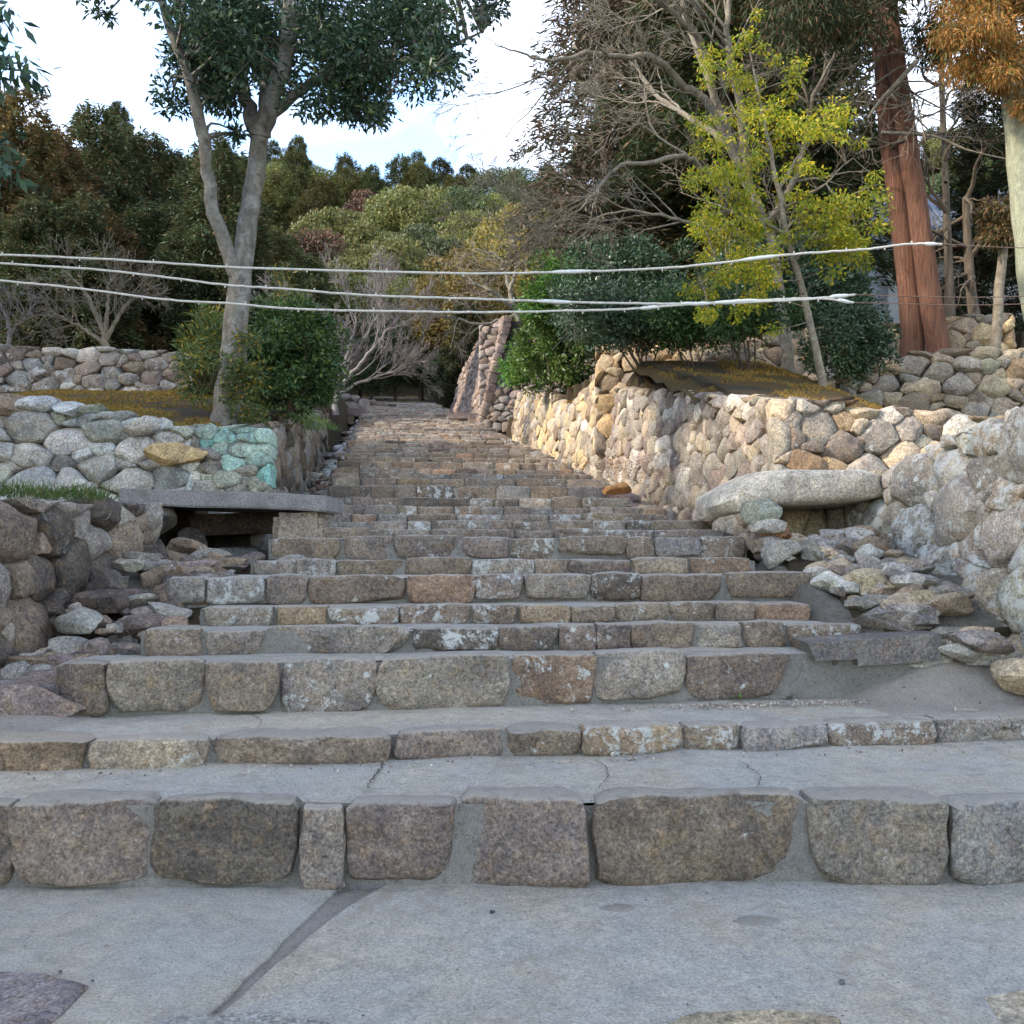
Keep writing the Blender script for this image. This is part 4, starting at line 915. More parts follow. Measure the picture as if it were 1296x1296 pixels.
shrub('bamboo_shrub', 'tall yellow canes rising behind the round dark shrub', P(362, 470, 15.4), P(360, 385, 15.4), (.36, .35, .60), 30, .15, 1100, .13, .02, 'bamboo', 13, stems=14, fill=.6)
# right of the stairs: bushes on the ruined wall crest and along the terrace front
shrub('evergreen_bush', 'bright sunlit evergreen bush overhanging the broken sunlit wall crest', P(700, 484, 25), P(712, 434, 25), (1.15, 1.1, 1.2), 105, .34, 950, .13, .055, 'sunny', 21)
shrub('evergreen_bush', 'lime green bush at the stair edge of the broken wall, beside the bigger bush', P(658, 492, 26.5), P(658, 470, 26.5), (.5, .6, .55), 40, .25, 1100, .12, .05, 'lime', 22)
shrub('evergreen_bush', 'lime-topped evergreen standing above the bush on the broken wall', P(705, 440, 24.6), P(705, 380, 24.6), (.95, 1.1, .85), 110, .30, 1200, .12, .05, 'lime', 27, fill=.5)
shrub('evergreen_shrub', 'blue-green shrub tree with thin dark stem on the terrace corner', P(815, 478, 17.4), P(800, 398, 17.4), (1.15, .8, .62), 120, .26, 1700, .095, .04, 'bluegreen', 23, stems=7)
shrub('evergreen_shrub', 'taller blue-green shrub reaching to the cables behind the terrace corner', P(780, 440, 20.5), P(785, 358, 20.5), (1.35, 1.0, 1.0), 120, .32, 1300, .11, .045, 'bluegreen', 24, stems=6)
shrub('evergreen_shrub', 'narrow dark shrub on a thin pale stake stem before the terrace wall', P(876, 480, 16.6), P(872, 404, 16.6), (.72, .5, .50), 70, .22, 1900, .085, .036, 'camellia', 25, stems=4)
shrub('evergreen_shrub', 'blackish green shrub between the slim pale stem and cedar', P(1062, 486, 15.6), P(1074, 432, 15.6), (.62, .5, .66), 90, .22, 2000, .085, .036, 'bluegreen', 26, stems=6)
shrub('evergreen_shrub', 'dark shrub with twisted double stem under the yellow-leaved tree', P(950, 484, 15.8), P(945, 398, 15.8), (.80, .6, .55), 80, .24, 1500, .085, .036, 'camellia', 28, stems=7)
shrub('evergreen_shrub', 'broad dark thicket behind the yellow-leaved tree', P(1010, 440, 19), P(1000, 372, 19), (1.7, .8, 1.1), 150, .34, 900, .12, .05, 'bluegreen', 29, stems=8)

# ------------------------------------------------------------------ yellow-leaved tree
rg = np.random.default_rng(77); D4 = 13.6
t4 = thing('young_tree', P(1042, 493, D4), 'slim pale-stemmed young tree with yellow-green leaves on the mossy bank', 'tree')
D1_ = D1; D1 = D4
tr = [limb([(1043, 497, 0), (1035, 450, 0), (1022, 395, 0), (1008, 340, 0), (996, 295, 0), (985, 240, .1), (972, 180, .2), (960, 120, .3), (948, 60, .3)], [.075, .06, .055, .05, .045, .04, .03, .022, .01], 30, 9, .006)]
for q in ([(1006, 330, 0), (1040, 285, .1), (1075, 250, .2), (1110, 230, .2)], [(996, 298, 0), (950, 275, -.2), (905, 270, -.3), (880, 290, -.3)], [(985, 240, .1), (1015, 190, .3), (1035, 150, .4)],
          [(1004, 325, 0), (965, 335, .2), (925, 340, .4), (885, 350, .4)], [(975, 195, .2), (940, 160, 0), (915, 110, 0)], [(990, 265, .1), (1040, 235, -.3), (1080, 200, -.4)]):
    tr.append(limb(q, [.028, .02, .012, .006], 10, 5, .01))
CL = []; D1 = D4
region(18, (880, 960), (180, 300), (-.8, .8), (.16, .30)); region(64, (880, 1095), (130, 310), (-.9, .9), (.11, .25)); region(30, (1000, 1118), (220, 330), (-.8, .8), (.11, .22)); region(18, (880, 1000), (330, 420), (-.6, .6), (.08, .18))
region(20, (875, 985), (280, 375), (-.8, .8), (.14, .26)); region(12, (930, 1020), (70, 160), (-.4, .6), (.12, .24)); region(9, (890, 935), (60, 110), (-.4, .4), (.10, .18))
region(5, (880, 900), (370, 405), (-.2, .2), (.08, .13)); region(10, (1040, 1095), (300, 350), (-.5, .3), (.1, .2)); region(5, (935, 965), (15, 70), (-.3, .3), (.1, .15))
cc = np.array([c for c, r in CL]); cr = np.array([r for c, r in CL]); lp = np.vstack([l[0][2:] for l in tr])
for c, r in CL:
    a = lp[np.argmin(((lp - c) ** 2).sum(1))]; tr.append((smooth_line([a, lerp(a, c, .5) + rg.normal(0, .05, 3), c], 5), np.linspace(.010, .004, 5), 4))
tubes(tr, 'trunk', BARK['pale'], t4)
p_, d_ = clump_points(cc, cr, (cr ** 2 * 2100).astype(int) + 22, rg, .66); d_ = unit(d_ + rg.normal(0, .6, d_.shape) + np.array([0, 0, -.5])); n_ = rg.normal(0, .6, d_.shape) + np.array([-.3, -.3, .7])
leaves('crown', p_, d_, n_, rg.uniform(.05, .085, len(p_)), rg.uniform(.024, .036, len(p_)), LEAF['yellow'], t4)
D1 = D1_

# ------------------------------------------------------------------ bare trees
def bare_tree(name, label, lines_px, d, seed, bark, maxlev, kid_len, kids=(5, 7), ang=(25, 60), from_t=.3, per=7, lift=.02, rmin=.004, bend=.12, dirbias=(0, 0, 0), group=None, ratio=(.45, .72)):
    r = np.random.default_rng(seed); t = thing(name, P(lines_px[0][0][0][0], lines_px[0][0][0][1], d), label, 'tree', group); out = []
    for px, rad in lines_px:
        pts = smooth_line(([P(px[0][0], px[0][1], d) - np.array([0, 0, .6])] if not out else []) + [P(x, y, d + dd) for x, y, dd in px], 6 + 4 * len(px), .01 * d / 12, r); rr = np.interp(np.linspace(0, 1, len(pts)), np.linspace(0, 1, len(rad)), rad); out.append((pts, rr, 9))
        n = len(pts)
        for _ in range(per):
            i = int(r.uniform(from_t, 1) * (n - 2)); dd = unit(pts[i + 1] - pts[i]); pr = unit(np.cross(dd, r.normal(0, 1, 3))); a = math.radians(r.uniform(*ang))
            q = dd * math.cos(a) + pr * math.sin(a) + np.array(dirbias)
            grow(out, pts[i], q, kid_len * r.uniform(.6, 1.15), min(rr[i] * .6, kid_len * .015), 1, maxlev, r, kids, ang, ratio, bend, lift, None, rmin=rmin)
    tubes(out[:len(lines_px)], 'trunk', BARK[bark], t); tubes(out[len(lines_px):], 'branches', BARK[bark], t); return t
bare_tree('bare_tree', 'large leafless tree with long pale limbs reaching out over the stairs', [
    ([(1000, 480, 0), (990, 400, 0), (975, 300, .2), (945, 230, .3), (915, 150, .5), (880, 60, .8), (850, -30, 1)], [.13, .115, .10, .09, .08, .065, .04]),
    ([(950, 240, .3), (900, 135, .2), (865, 110, 0), (830, 75, -.4), (785, 72, -.6), (745, 68, -.9), (700, 75, -1.2), (660, 68, -1.4), (625, 55, -1.5)], [.09, .08, .07, .06, .05, .042, .03, .018, .008]),
    ([(958, 265, .2), (900, 225, -.6), (868, 198, -.9), (830, 205, -1.2), (785, 210, -1.5), (750, 245, -1.8), (735, 262, -2), (690, 290, -2.2)], [.09, .06, .05, .042, .034, .024, .016, .008]),
    ([(930, 190, .4), (890, 160, 1), (850, 135, 1.6), (820, 110, 2.2), (800, 70, 2.6)], [.08, .06, .05, .035, .02]),
    ([(948, 235, .3), (935, 120, -.4), (920, 50, -.8), (925, -30, -1.0)], [.09, .075, .06, .04]),
    ([(905, 130, .4), (890, 60, 0), (855, 20, -.5), (800, -20, -.8)], [.08, .06, .045, .02]),
    ([(966, 290, .2), (1010, 220, .3), (1030, 120, .4), (1075, 40, .4)], [.07, .06, .045, .02]),
    ([(940, 300, -.2), (880, 285, -1.2), (830, 270, -1.6), (770, 270, -2), (720, 300, -2.2)], [.05, .035, .025, .016, .008]),
    ], 17.6, 501, 'pale', 4, 1.9, (3, 5), (18, 50), .15, 7, .0, .0045, .14, (-.35, 0, -.05))
bare_tree('bare_tree', 'small whitish leafless tree growing on top of the grey rubble wall', [
    ([(134, 450, 0), (132, 425, 0), (118, 390, .1), (100, 360, .2), (78, 340, .2)], [.085, .07, .05, .03, .012]),
    ([(133, 432, 0), (150, 400, 0), (165, 380, .1), (190, 372, .1)], [.05, .035, .02, .01]),
    ([(133, 428, 0), (136, 395, -.1), (138, 360, -.1), (150, 345, 0)], [.05, .035, .02, .01]),
    ([(132, 436, 0), (105, 415, -.1), (75, 400, -.1), (62, 392, 0)], [.04, .028, .018, .008])], 17.6, 502, 'pale', 3, .75, (4, 6), (22, 55), .25, 9, .02, .0045)
bare_tree('bare_tree', 'pale leafless tree at the far end of the grey rubble wall', [([(10, 452, 0), (12, 420, 0), (6, 395, 0), (-10, 375, 0)], [.07, .05, .03, .012]), ([(12, 425, 0), (28, 405, 0), (40, 396, 0)], [.03, .02, .008])], 18.5, 503, 'grey', 3, .7, (4, 5), (22, 55), .25, 8)
bare_tree('bare_tree', 'rounded greyish twiggy leafless tree left of the upper stairs', [
    ([(425, 500, 0), (432, 470, 0), (445, 430, 0), (452, 390, .2)], [.10, .08, .05, .02]), ([(428, 495, 0), (460, 455, -.2), (490, 420, -.2), (510, 395, 0)], [.07, .05, .03, .012]),
    ([(426, 498, 0), (415, 450, .3), (400, 410, .3), (385, 385, .3)], [.07, .05, .03, .012]), ([(428, 498, 0), (465, 480, .2), (500, 470, .3), (515, 462, .3)], [.05, .04, .025, .01]),
    ([(430, 490, 0), (455, 440, .6), (478, 400, .8), (480, 380, .8)], [.06, .045, .03, .012])], 28, 504, 'grey', 4, 1.5, (4, 5), (12, 38), .15, 9, .05, .005)
bare_tree('bare_tree', 'gnarled whitish leafless tree above the corner wall', [
    ([(655, 405, 0), (648, 380, 0), (640, 345, .2), (628, 325, .3), (600, 315, .3)], [.16, .13, .10, .07, .03]), ([(650, 390, 0), (625, 370, -.4), (600, 360, -.4), (590, 355, -.3)], [.09, .07, .05, .02]),
    ([(655, 400, 0), (610, 410, -.4), (575, 402, -.5), (560, 398, -.5)], [.08, .06, .04, .02]), ([(645, 370, 0), (655, 330, .3), (648, 300, .3)], [.09, .06, .03])], 40, 505, 'pale', 3, 1.7, (3, 5), (25, 60), .2, 7, .02, .010)

# ------------------------------------------------------------------ conifers
def conifer_mesh(h, rad, seed, mat, nlev, spray, dens, droop=.25, first=.18, bark='brown', trunk_r=None, point=.9, noisy=.35, W=.32):
    """trunk and crown geometry around the origin; returns (trunk lines, leaf arrays)"""
    r = np.random.default_rng(seed); tr = trunk_r or h * .016
    lines = [(np.array([[0, 0, z] for z in np.linspace(-.6, h * .97, 9)]) + np.column_stack([r.normal(0, .02 * h / 10, 9), r.normal(0, .02 * h / 10, 9), np.zeros(9)]), np.linspace(tr, .02, 9), 8)]
    P_, D_, N_, L_s = [], [], [], []
    for lv in range(nlev):
        k = lv / (nlev - 1); z = h * (first + (1 - first) * k); rr = rad * ((1 - k) ** point * .92 + .08) * (min(1, .55 + k * 3))
        nb = int(r.integers(5, 8))
        for b in range(nb):
            an = r.uniform(0, 2 * math.pi); ln = rr * r.uniform(1 - noisy, 1 + noisy * .5); out = np.array([math.cos(an), math.sin(an), 0])
            tip = np.array([0, 0, z]) + out * ln + np.array([0, 0, ln * (r.uniform(-.1, .25) - droop * .6)])
            pts = smooth_line([np.array([0, 0, z]), np.array([0, 0, z]) + out * ln * .55 + np.array([0, 0, ln * .10]), tip], 6)
            if ln > .5: lines.append((pts, np.linspace(max(.015, tr * .14), .01, 6), 4))
            m = int(dens * ln * (1 + ln * .35)) + 4; t = r.random(m) ** .6 * .85 + .15; i = np.minimum(4, (t * 5).astype(int)); q = pts[i] + (pts[i + 1] - pts[i]) * (t * 5 - i)[:, None]
            side = np.cross(out, [0, 0, 1.]); off = r.normal(0, .22, (m, 1)) * ln * (1.15 - t[:, None]) ; q = q + side * off + np.array([0, 0, 1.]) * r.normal(0, .07 * rad, (m, 1))
            P_.append(q); D_.append(out * .7 + side * np.sign(off) * r.uniform(.1, .8, (m, 1)) + np.column_stack([r.normal(0, .3, m), r.normal(0, .3, m), r.normal(-droop, .35, m)])); N_.append(np.column_stack([r.normal(0, .45, m), r.normal(0, .45, m), np.ones(m)]))
    p = np.vstack(P_); d = np.vstack(D_); n = np.vstack(N_); L = r.uniform(spray * .6, spray * 1.25, len(p))
    return lines, (p, d, n, L, L * W), mat, bark
def round_mesh(h, rad, seed, mat, ncl, leaf, dens, bark='brown', low=.28):
    r = np.random.default_rng(seed); lines = [(np.array([[0, 0, z] for z in np.linspace(-.6, h * .7, 7)]) + r.normal(0, .03, (7, 3)), np.linspace(h * .02, .05, 7), 7)]
    cs, rs = [], []; c0 = np.array([0, 0, h * (low + 1) / 2]); ex = np.array([rad, rad, h * (1 - low) / 2])
    for _ in range(ncl):
        u = unit(r.normal(0, 1, 3)); k = r.uniform(.66, .9); q = c0 + u * ex * k * (1 + .18 * vnoise(np.array([u * 2 + seed]), seed)[0]); cs.append(q); rs.append(rad * r.uniform(.20, .36))
        if r.random() < .25: lines.append((smooth_line([np.array([0, 0, h * .35]), lerp(np.array([0, 0, h * .5]), q, .5), q], 5), np.linspace(h * .008, .02, 5), 4))
    rs = np.array(rs); P_, D_ = [], []
    for c, rr in zip(cs, rs):
        k = int(dens * rr * rr); u = unit(r.normal(0, 1, (k, 3)) + np.array([0, 0, .35])); P_.append(c + u * rr * r.uniform(.72, 1.05, (k, 1)) * np.array([1, 1, .72])); D_.append(u)
    p = np.vstack(P_); u = np.vstack(D_); d = u * .5 + r.normal(0, .6, p.shape); n = u + r.normal(0, .4, p.shape); L = r.uniform(leaf * .7, leaf * 1.3, len(p))
    return lines, (p, d, n, L, L * .55), mat, bark
def tree_proto(name, geo):
    lines, (p, d, n, L, W), mat, bark = geo; t = bpy.data.objects.new(name, None)
    COL.objects.link(t); a = tubes(lines, 'trunk', BARK[bark], t, local=True); b = leaves('crown', p, d, n, L, W, LEAF[mat], t, local=True); return t
def plant(proto, loc, scale, rot, label, group, first, lean=0):
    t = proto if first else proto.copy()
    if not first:
        COL.objects.link(t)
        for ch in proto.children:
            c = ch.copy(); COL.objects.link(c); c.parent = t
    t.location = loc; t.scale = (scale[0], scale[0], scale[1]) if isinstance(scale, tuple) else (scale,) * 3; t.rotation_euler = (lean, lean * .5, rot); tag(t, label, 'tree', group); return t
KIND = dict(
    hinoki=[tree_proto('cypress_tree', conifer_mesh(13, 3.3, 900 + k, 'hinoki', 34, .31, 58, .10, .10, point=.42, noisy=.5)) for k in range(2)],
    cypress=[tree_proto('cypress_tree', conifer_mesh(12, 3.4, 910 + k, 'cypress', 32, .31, 58, .08, .10, point=.40, noisy=.5)) for k in range(2)],
    bronze=[tree_proto('cedar_tree', conifer_mesh(14, 3.4, 920 + k, 'bronze', 34, .30, 64, .15, .10, point=.45, noisy=.5)) for k in range(2)],
    shii=[tree_proto('broadleaf_tree', round_mesh(10, 4.2, 930 + k, 'shii', 60, .23, 330)) for k in range(2)],
    shii_dark=[tree_proto('broadleaf_tree', round_mesh(10, 4.0, 940 + k, 'shii_dark', 60, .23, 330)) for k in range(2)],
    gold=[tree_proto('broadleaf_tree', round_mesh(8, 3.6, 950, 'gold', 55, .20, 330))],
    redbrown=[tree_proto('broadleaf_tree', round_mesh(9, 3.2, 960, 'redbrown', 50, .22, 320))])
LAB = dict(hinoki='dark green cypress in the forest on the hillside', cypress='olive-brown cypress in the forest on the hillside', bronze='tall bronze-brown cedar at the forest edge behind the left walls',
           shii='rounded olive-green billowing tree on the hillside above the stair top', shii_dark='rounded dark green tree on the hillside above the stair top',
           gold='rounded golden-brown tree beyond the corner wall', redbrown='reddish-brown leaved tree among the hillside evergreens')
used = {}
def put(kind, x, y, top=None, sc=1.0, rot=None, z=None):
    ks = KIND[kind]; i = used.get(kind, 0); used[kind] = i + 1; pr = ks[i % len(ks)]; zz = gz1(x, y) if z is None else z
    h0 = dict(hinoki=13, cypress=12, bronze=14, shii=10, shii_dark=10, gold=8, redbrown=9)[kind]
    hs = sc if top is None else max(.5, (top - zz) / h0)
    plant(pr, (x, y, zz - .2), ((sc + hs) / 2 if top is not None else sc, hs), FR.uniform(0, 6.28) if rot is None else rot, LAB[kind], LAB[kind].split(' in the')[0].split(' on the')[0].split(' at the')[0] + ' trees' if False else kind.replace('shii_dark', 'dark rounded').replace('shii', 'olive rounded').replace('hinoki', 'dark cypress').replace('cypress', 'cypress') + ' trees of the forest', i < len(ks))
FR = np.random.default_rng(2024)
def put_px(kind, x, ytop, d, sc=1.0): put(kind, X(x, d), d, Z(ytop, d), sc)
# trees read off the photograph: x, top, distance
for a in [('bronze', 18, 112, 40), ('bronze', -40, 150, 36), ('bronze', 62, 165, 44), ('bronze', 30, 255, 34), ('bronze', 90, 235, 40), ('bronze', 120, 330, 34, .7),
          ('hinoki', 112, 138, 52), ('hinoki', 150, 165, 55), ('hinoki', 185, 172, 58), ('hinoki', 215, 195, 62), ('redbrown', 246, 200, 78), ('hinoki', 135, 225, 46), ('hinoki', 175, 260, 44), ('hinoki', 215, 255, 48), ('cypress', 240, 275, 52),
          ('hinoki', 255, 330, 46, .8), ('hinoki', 160, 330, 38, .7), ('hinoki', 205, 345, 40, .7), ('cypress', 265, 240, 70), ('cypress', 350, 215, 95), ('hinoki', 372, 190, 110), ('hinoki', 435, 195, 118), ('cypress', 405, 225, 100), ('hinoki', 470, 210, 115),
          ('hinoki', 505, 196, 120), ('hinoki', 555, 200, 125), ('hinoki', 540, 215, 112), ('hinoki', 590, 208, 130), ('shii_dark', 625, 212, 120), ('shii_dark', 660, 218, 118), ('hinoki', 310, 240, 90), ('hinoki', 285, 225, 100),
          ('shii', 510, 238, 92, 1.0), ('shii_dark', 570, 235, 98, 1.0), ('shii', 430, 265, 86, .9), ('redbrown', 465, 240, 96), ('shii', 480, 300, 76, .9), ('shii_dark', 545, 290, 84, 1.0), ('redbrown', 400, 285, 78, .8), ('shii', 615, 250, 100), ('gold', 650, 262, 84, 1.1), ('shii', 610, 268, 88, .8), ('gold', 680, 285, 70, .9),
          ('cypress', 350, 290, 66, .8), ('cypress', 385, 320, 62, .7), ('shii', 455, 350, 64, .7), ('gold', 585, 318, 58, .75), ('shii', 535, 350, 66, .7), ('shii_dark', 500, 380, 62, .7), ('shii_dark', 555, 395, 60, .6), ('hinoki', 590, 390, 50, .6), ('cypress', 620, 330, 62, .8),
          ('cypress', 310, 340, 54, .8), ('hinoki', 275, 360, 42, .7), ('hinoki', 100, 360, 31, .6), ('hinoki', 40, 370, 31, .6), ('hinoki', -10, 330, 33, .8), ('cypress', 345, 380, 48, .6), ('shii_dark', 470, 420, 60, .55), ('hinoki', 395, 400, 46, .55), ('shii_dark', 530, 430, 70, .55),('cypress',440,215,108),('cypress',575,222,108),('cypress',530,205,118),('shii_dark',640,240,106)]:
    put_px(*a)
for k in range(30):
    d = FR.uniform(36, 76); x = FR.uniform(-.60, -.28) * d; put(['hinoki', 'cypress', 'hinoki', 'bronze', 'hinoki'][k % 5], x, d, None, FR.uniform(.6, .9))
# filler further up the slope, behind the named crowns
for k in range(80):
    d = FR.uniform(82, 135); x = FR.uniform(-.52, .62) * d; put(['hinoki', 'cypress', 'shii_dark', 'shii', 'hinoki'][k % 5], x, d, None, FR.uniform(.75, 1.0))
# ------------------------------------------------------------------ trees on the right-hand terraces
LEAF['neardark'] = leaf_material('dark_cedar_spray', (.030, .048, .020), (.060, .075, .028), (.11, .065, .03), .22, .8, .2)
LEAF['nearbrown'] = leaf_material('purplish_cedar_spray', (.085, .055, .042), (.15, .10, .072), (.05, .055, .03), .3, .8, .2)
nd = [tree_proto('cedar_tree', conifer_mesh(18, 3.6, 970 + k, 'neardark', 44, .32, 52, .25, .08, point=.40, noisy=.45, trunk_r=.28, W=.22)) for k in range(2)]
nb = tree_proto('cedar_tree', conifer_mesh(17, 3.2, 975, 'nearbrown', 40, .32, 30, .2, .14, point=.40, noisy=.5, trunk_r=.28, W=.2))
plant(nb, (2.75, 27.5, gz1(2.75, 27.5) - .3), (.95, 1.0), .4, 'brownish sparse cedar nearest the stairs behind the large leafless tree', None, True)
for k, (x, y, sc, lab) in enumerate(((5.6, 24.5, .95, 'dark cedar straight behind the large leafless tree'), (8.0, 27.5, 1.0, 'dark cedar standing between the leafless tree and red twin trunks'), (17.0, 26, .95, 'dark cedar behind the orange-leaved cedar'),
        (4.6, 33, 1.05, 'dark cedar beyond the brownish sparse cedar'), (8.2, 34, 1.1, 'dark cedar in the second row behind the yellow-leaved tree'), (23.5, 31, 1.0, 'dark cedar beside the pale roofed building'), (14.2, 27.5, .55, 'short dark cedar half hiding the pale roofed building'))):
    plant(nd[k % 2], (x, y, gz1(x, y) - .3), (sc, sc * (1 + .1 * (k % 3))), k * 1.3, lab, None, k < 2)
# red twin cedar
rg = np.random.default_rng(88)
t2 = thing('cedar_tree', P(1172, 436, 16.7), 'tall cedar with two leaning red-barked trunks on the terrace wall', 'tree')
def trunk_line(px, d, rad, n=22, sides=16):
    q0 = P(*px[0], d); pts = smooth_line([q0 - np.array([0, 0, .9])] + [P(x, y, d) for x, y in px], n, .008, rg); return (pts, np.interp(np.linspace(0, 1, n), np.linspace(0, 1, len(rad)), rad), sides)
tubes([trunk_line([(1188, 446), (1178, 380), (1165, 290), (1150, 190), (1136, 90), (1124, 0), (1112, -120), (1098, -320)], 17.0, [.225, .20, .185, .17, .16, .14, .10])], 'trunk', BARK['cedar'], t2)
tubes([trunk_line([(1154, 402), (1149, 350), (1138, 270), (1126, 180), (1118, 90), (1113, 20), (1108, -80), (1090, -260)], 17.35, [.225, .205, .19, .175, .16, .13, .09])], 'trunk', BARK['cedar'], t2)
dead = []
for _ in range(26):
    y = rg.uniform(-20, 200); q = P(np.interp(y, [-20, 200], [1122, 1150]), y, 16.7); a = rg.uniform(0, 6.28); dv = np.array([math.cos(a), math.sin(a) * .6, rg.uniform(-.5, .2)])
    grow(dead, q, dv, rg.uniform(.7, 1.7), .022, 1, 3, rg, (3, 5), (25, 60), (.4, .7), .2, -.03, None, rmin=.004)
dead.append((smooth_line([P(1160, 78, 16.2), P(1135, 105, 16.1), P(1112, 130, 16.0), P(1098, 150, 15.9)], 10), np.linspace(.05, .02, 10), 6))
dead.append((smooth_line([P(1115, 168, 16.4), P(1180, 172, 16.2), P(1225, 190, 16.0), P(1290, 205, 16)], 12), np.linspace(.035, .01, 12), 6))
tubes(dead, 'dead_branches', BARK['pale'], t2)
def sprays(name, parent, cents, rad, cnt, mat, L, seed, droop=-.6, Wk=.22):
    r = np.random.default_rng(seed); p, d_ = clump_points(cents, rad, cnt, r, .8); d_ = unit(d_ * .8 + r.normal(0, .35, d_.shape) + np.array([0, 0, droop])); n = r.normal(0, .5, d_.shape) + np.array([0, 0, 1.])
    Ls = r.uniform(L * .6, L * 1.3, len(p)); return leaves(name, p, d_, n, Ls, Ls * Wk, LEAF[mat], parent)
cs = [P(rg.uniform(960, 1230), rg.uniform(-260, 35), 16.8 + rg.uniform(-1.6, 1.8)) for _ in range(70)] + [P(rg.uniform(990, 1100), rg.uniform(0, 60), 16 + rg.uniform(-.6, .8)) for _ in range(16)] + [P(rg.uniform(1150, 1215), rg.uniform(20, 75), 17 + rg.uniform(-.6, .8)) for _ in range(10)]
sprays('crown', t2, cs, [rg.uniform(.3, .6) for _ in cs], [260] * len(cs), 'neardark', .17, 5, -.6, .16)
# orange cedar at the terrace edge
t3 = thing('cedar_tree', P(1308, 420, 14.9), 'pale-trunked cedar with hanging orange-brown winter foliage', 'tree')
tubes([trunk_line([(1318, 440), (1304, 340), (1293, 240), (1284, 140), (1274, 50), (1262, -60), (1245, -220)], 14.9, [.215, .20, .19, .175, .16, .13, .07])], 'trunk', BARK['lichen'], t3)
cs = []
for _ in range(60): cs.append(P(rg.uniform(1200, 1340), rg.uniform(-260, 90), 14.6 + rg.uniform(-1.2, 1.2)))
for _ in range(26): cs.append(P(rg.uniform(1196, 1300), rg.uniform(-20, 95), 14.2 + rg.uniform(-.6, .5)))
for _ in range(10): cs.append(P(rg.uniform(1255, 1320), rg.uniform(80, 138), 14.3 + rg.uniform(-.5, .3)))
ln = [(smooth_line([P(1275, np.clip(q_y, -200, 120), 14.9), c], 4), np.linspace(.02, .006, 4), 4) for c, q_y in [(c, rg.uniform(-200, 60)) for c in cs]]
tubes(ln, 'branches', BARK['brown'], t3)
sprays('crown', t3, cs, [rg.uniform(.18, .36) for _ in cs], [330] * len(cs), 'rust', .11, 6, -.5, .17)
# sapling beside it
t5 = thing('cedar_sapling', P(1262, 428, 16.7), 'short cut cedar stem with a bronze-green tuft beside the orange cedar', 'tree')
tubes([trunk_line([(1260, 440), (1262, 400), (1266, 350), (1270, 300), (1274, 262)], 16.7, [.10, .092, .085, .075, .05], 12, 10)], 'trunk', BARK['pale'], t5)
cs = [P(rg.uniform(1250, 1296), rg.uniform(246, 300), 16.6 + rg.uniform(-.3, .3)) for _ in range(22)]
sprays('foliage', t5, cs, [.2] * 22, [170] * 22, 'bronze', .13, 8, -.5)
# thin dark stems behind
for k, (x0, y0, x1, y1, d, r_) in enumerate(((1205, 400, 1190, 60, 20, .11), (1240, 395, 1222, 250, 22, .16), (1196, 395, 1202, 290, 18.5, .05))):
    t = thing('bare_tree', P(x0, y0, d), ['tall dark trunk close behind the red twin trunks', 'dark twisted leafless tree before the pale building', 'slender tan stem behind the terrace wall top'][k], 'tree'); out = []
    a = P(x0, y0 + 40, d); b = P(x1, y1, d); out.append((smooth_line([a, lerp(a, b, .4) + rg.normal(0, .1, 3), b], 12), np.linspace(r_, r_ * .5, 12), 8)); tubes(out, 'trunk', BARK['brown'], t)
    br = []
    for _ in range(9 if k != 2 else 3): 
        q = lerp(a, b, rg.uniform(.45, 1)); grow(br, q, rg.normal(0, 1, 3) * np.array([1, .6, .4]) + np.array([0, 0, .4]), rg.uniform(.8, 1.9) * (1 if k != 2 else .3), r_ * .4, 1, 3, rg, (3, 4), (25, 60), (.45, .7), .18, 0, None, rmin=.006)
    tubes(br, 'branches', BARK['brown'], t)
# pale building glimpsed between the trunks
M['plaster'] = plain_material('white_plaster', (.74, .74, .72), .8, .06, 3); M['roof'] = plain_material('pale_roof_tile', (.24, .255, .28), .75, .15, 9); M['timber'] = plain_material('rusty_timber', (.28, .12, .06), .8, .3, 14)
hb = np.array([18.2, 35.5, gz1(18.2, 35.5)]); hs = thing('temple_hall', hb, 'pale roofed hall glimpsed between the trunks behind the terrace wall', 'building')
def bx(name, c, size, mat, parent=hs): v, f = box_shape(hb + np.array(c), size, (0, 0, -.15), 3, 0, bev=.03); return make_mesh(name, v, f, M[mat], parent, smooth=False)
bx('wall', (0, 0, 2.6), (9, 6, 5.6), 'plaster'); bx('eaves_beam', (0, -3.05, 5.35), (9.2, .25, .35), 'timber'); bx('plinth', (0, 0, .1), (9.6, 6.6, .6), 'timber')
for x in (-4.2, -2.1, 0, 2.1, 4.2): bx('post', (x, -3.04 + .15 * x * -1 * .99 + 0, 2.6), (.22, .22, 5.4), 'timber')
rv = []
for sy in (-1, 1): rv.append([(-5.4, sy * 4.0, 5.3), (5.4, sy * 4.0, 5.3), (5.4, 0, 8.3), (-5.4, 0, 8.3)])
rot = np.array(Matrix.Rotation(-.15, 3, 'Z')); mb = MB()
for q in rv:
    q = np.array(q) @ rot.T + hb; mb.add(np.vstack([q, q - np.array([0, 0, .25])]), [[0, 1, 2, 3], [7, 6, 5, 4], [0, 4, 5, 1], [1, 5, 6, 2], [3, 2, 6, 7], [0, 3, 7, 4]])
rf = mb.build('roof', M['roof'], hs, smooth=False)
for k in range(28):
    x = -5.3 + k * .393; a = np.array([x, -4.05, 5.33]) @ rot.T + hb; b = np.array([x, 0, 8.36]) @ rot.T + hb
    o_ = tubes([(np.array([a, b]), np.array([.05, .05]), 6)], 'roof_rib', M['roof'], rf)

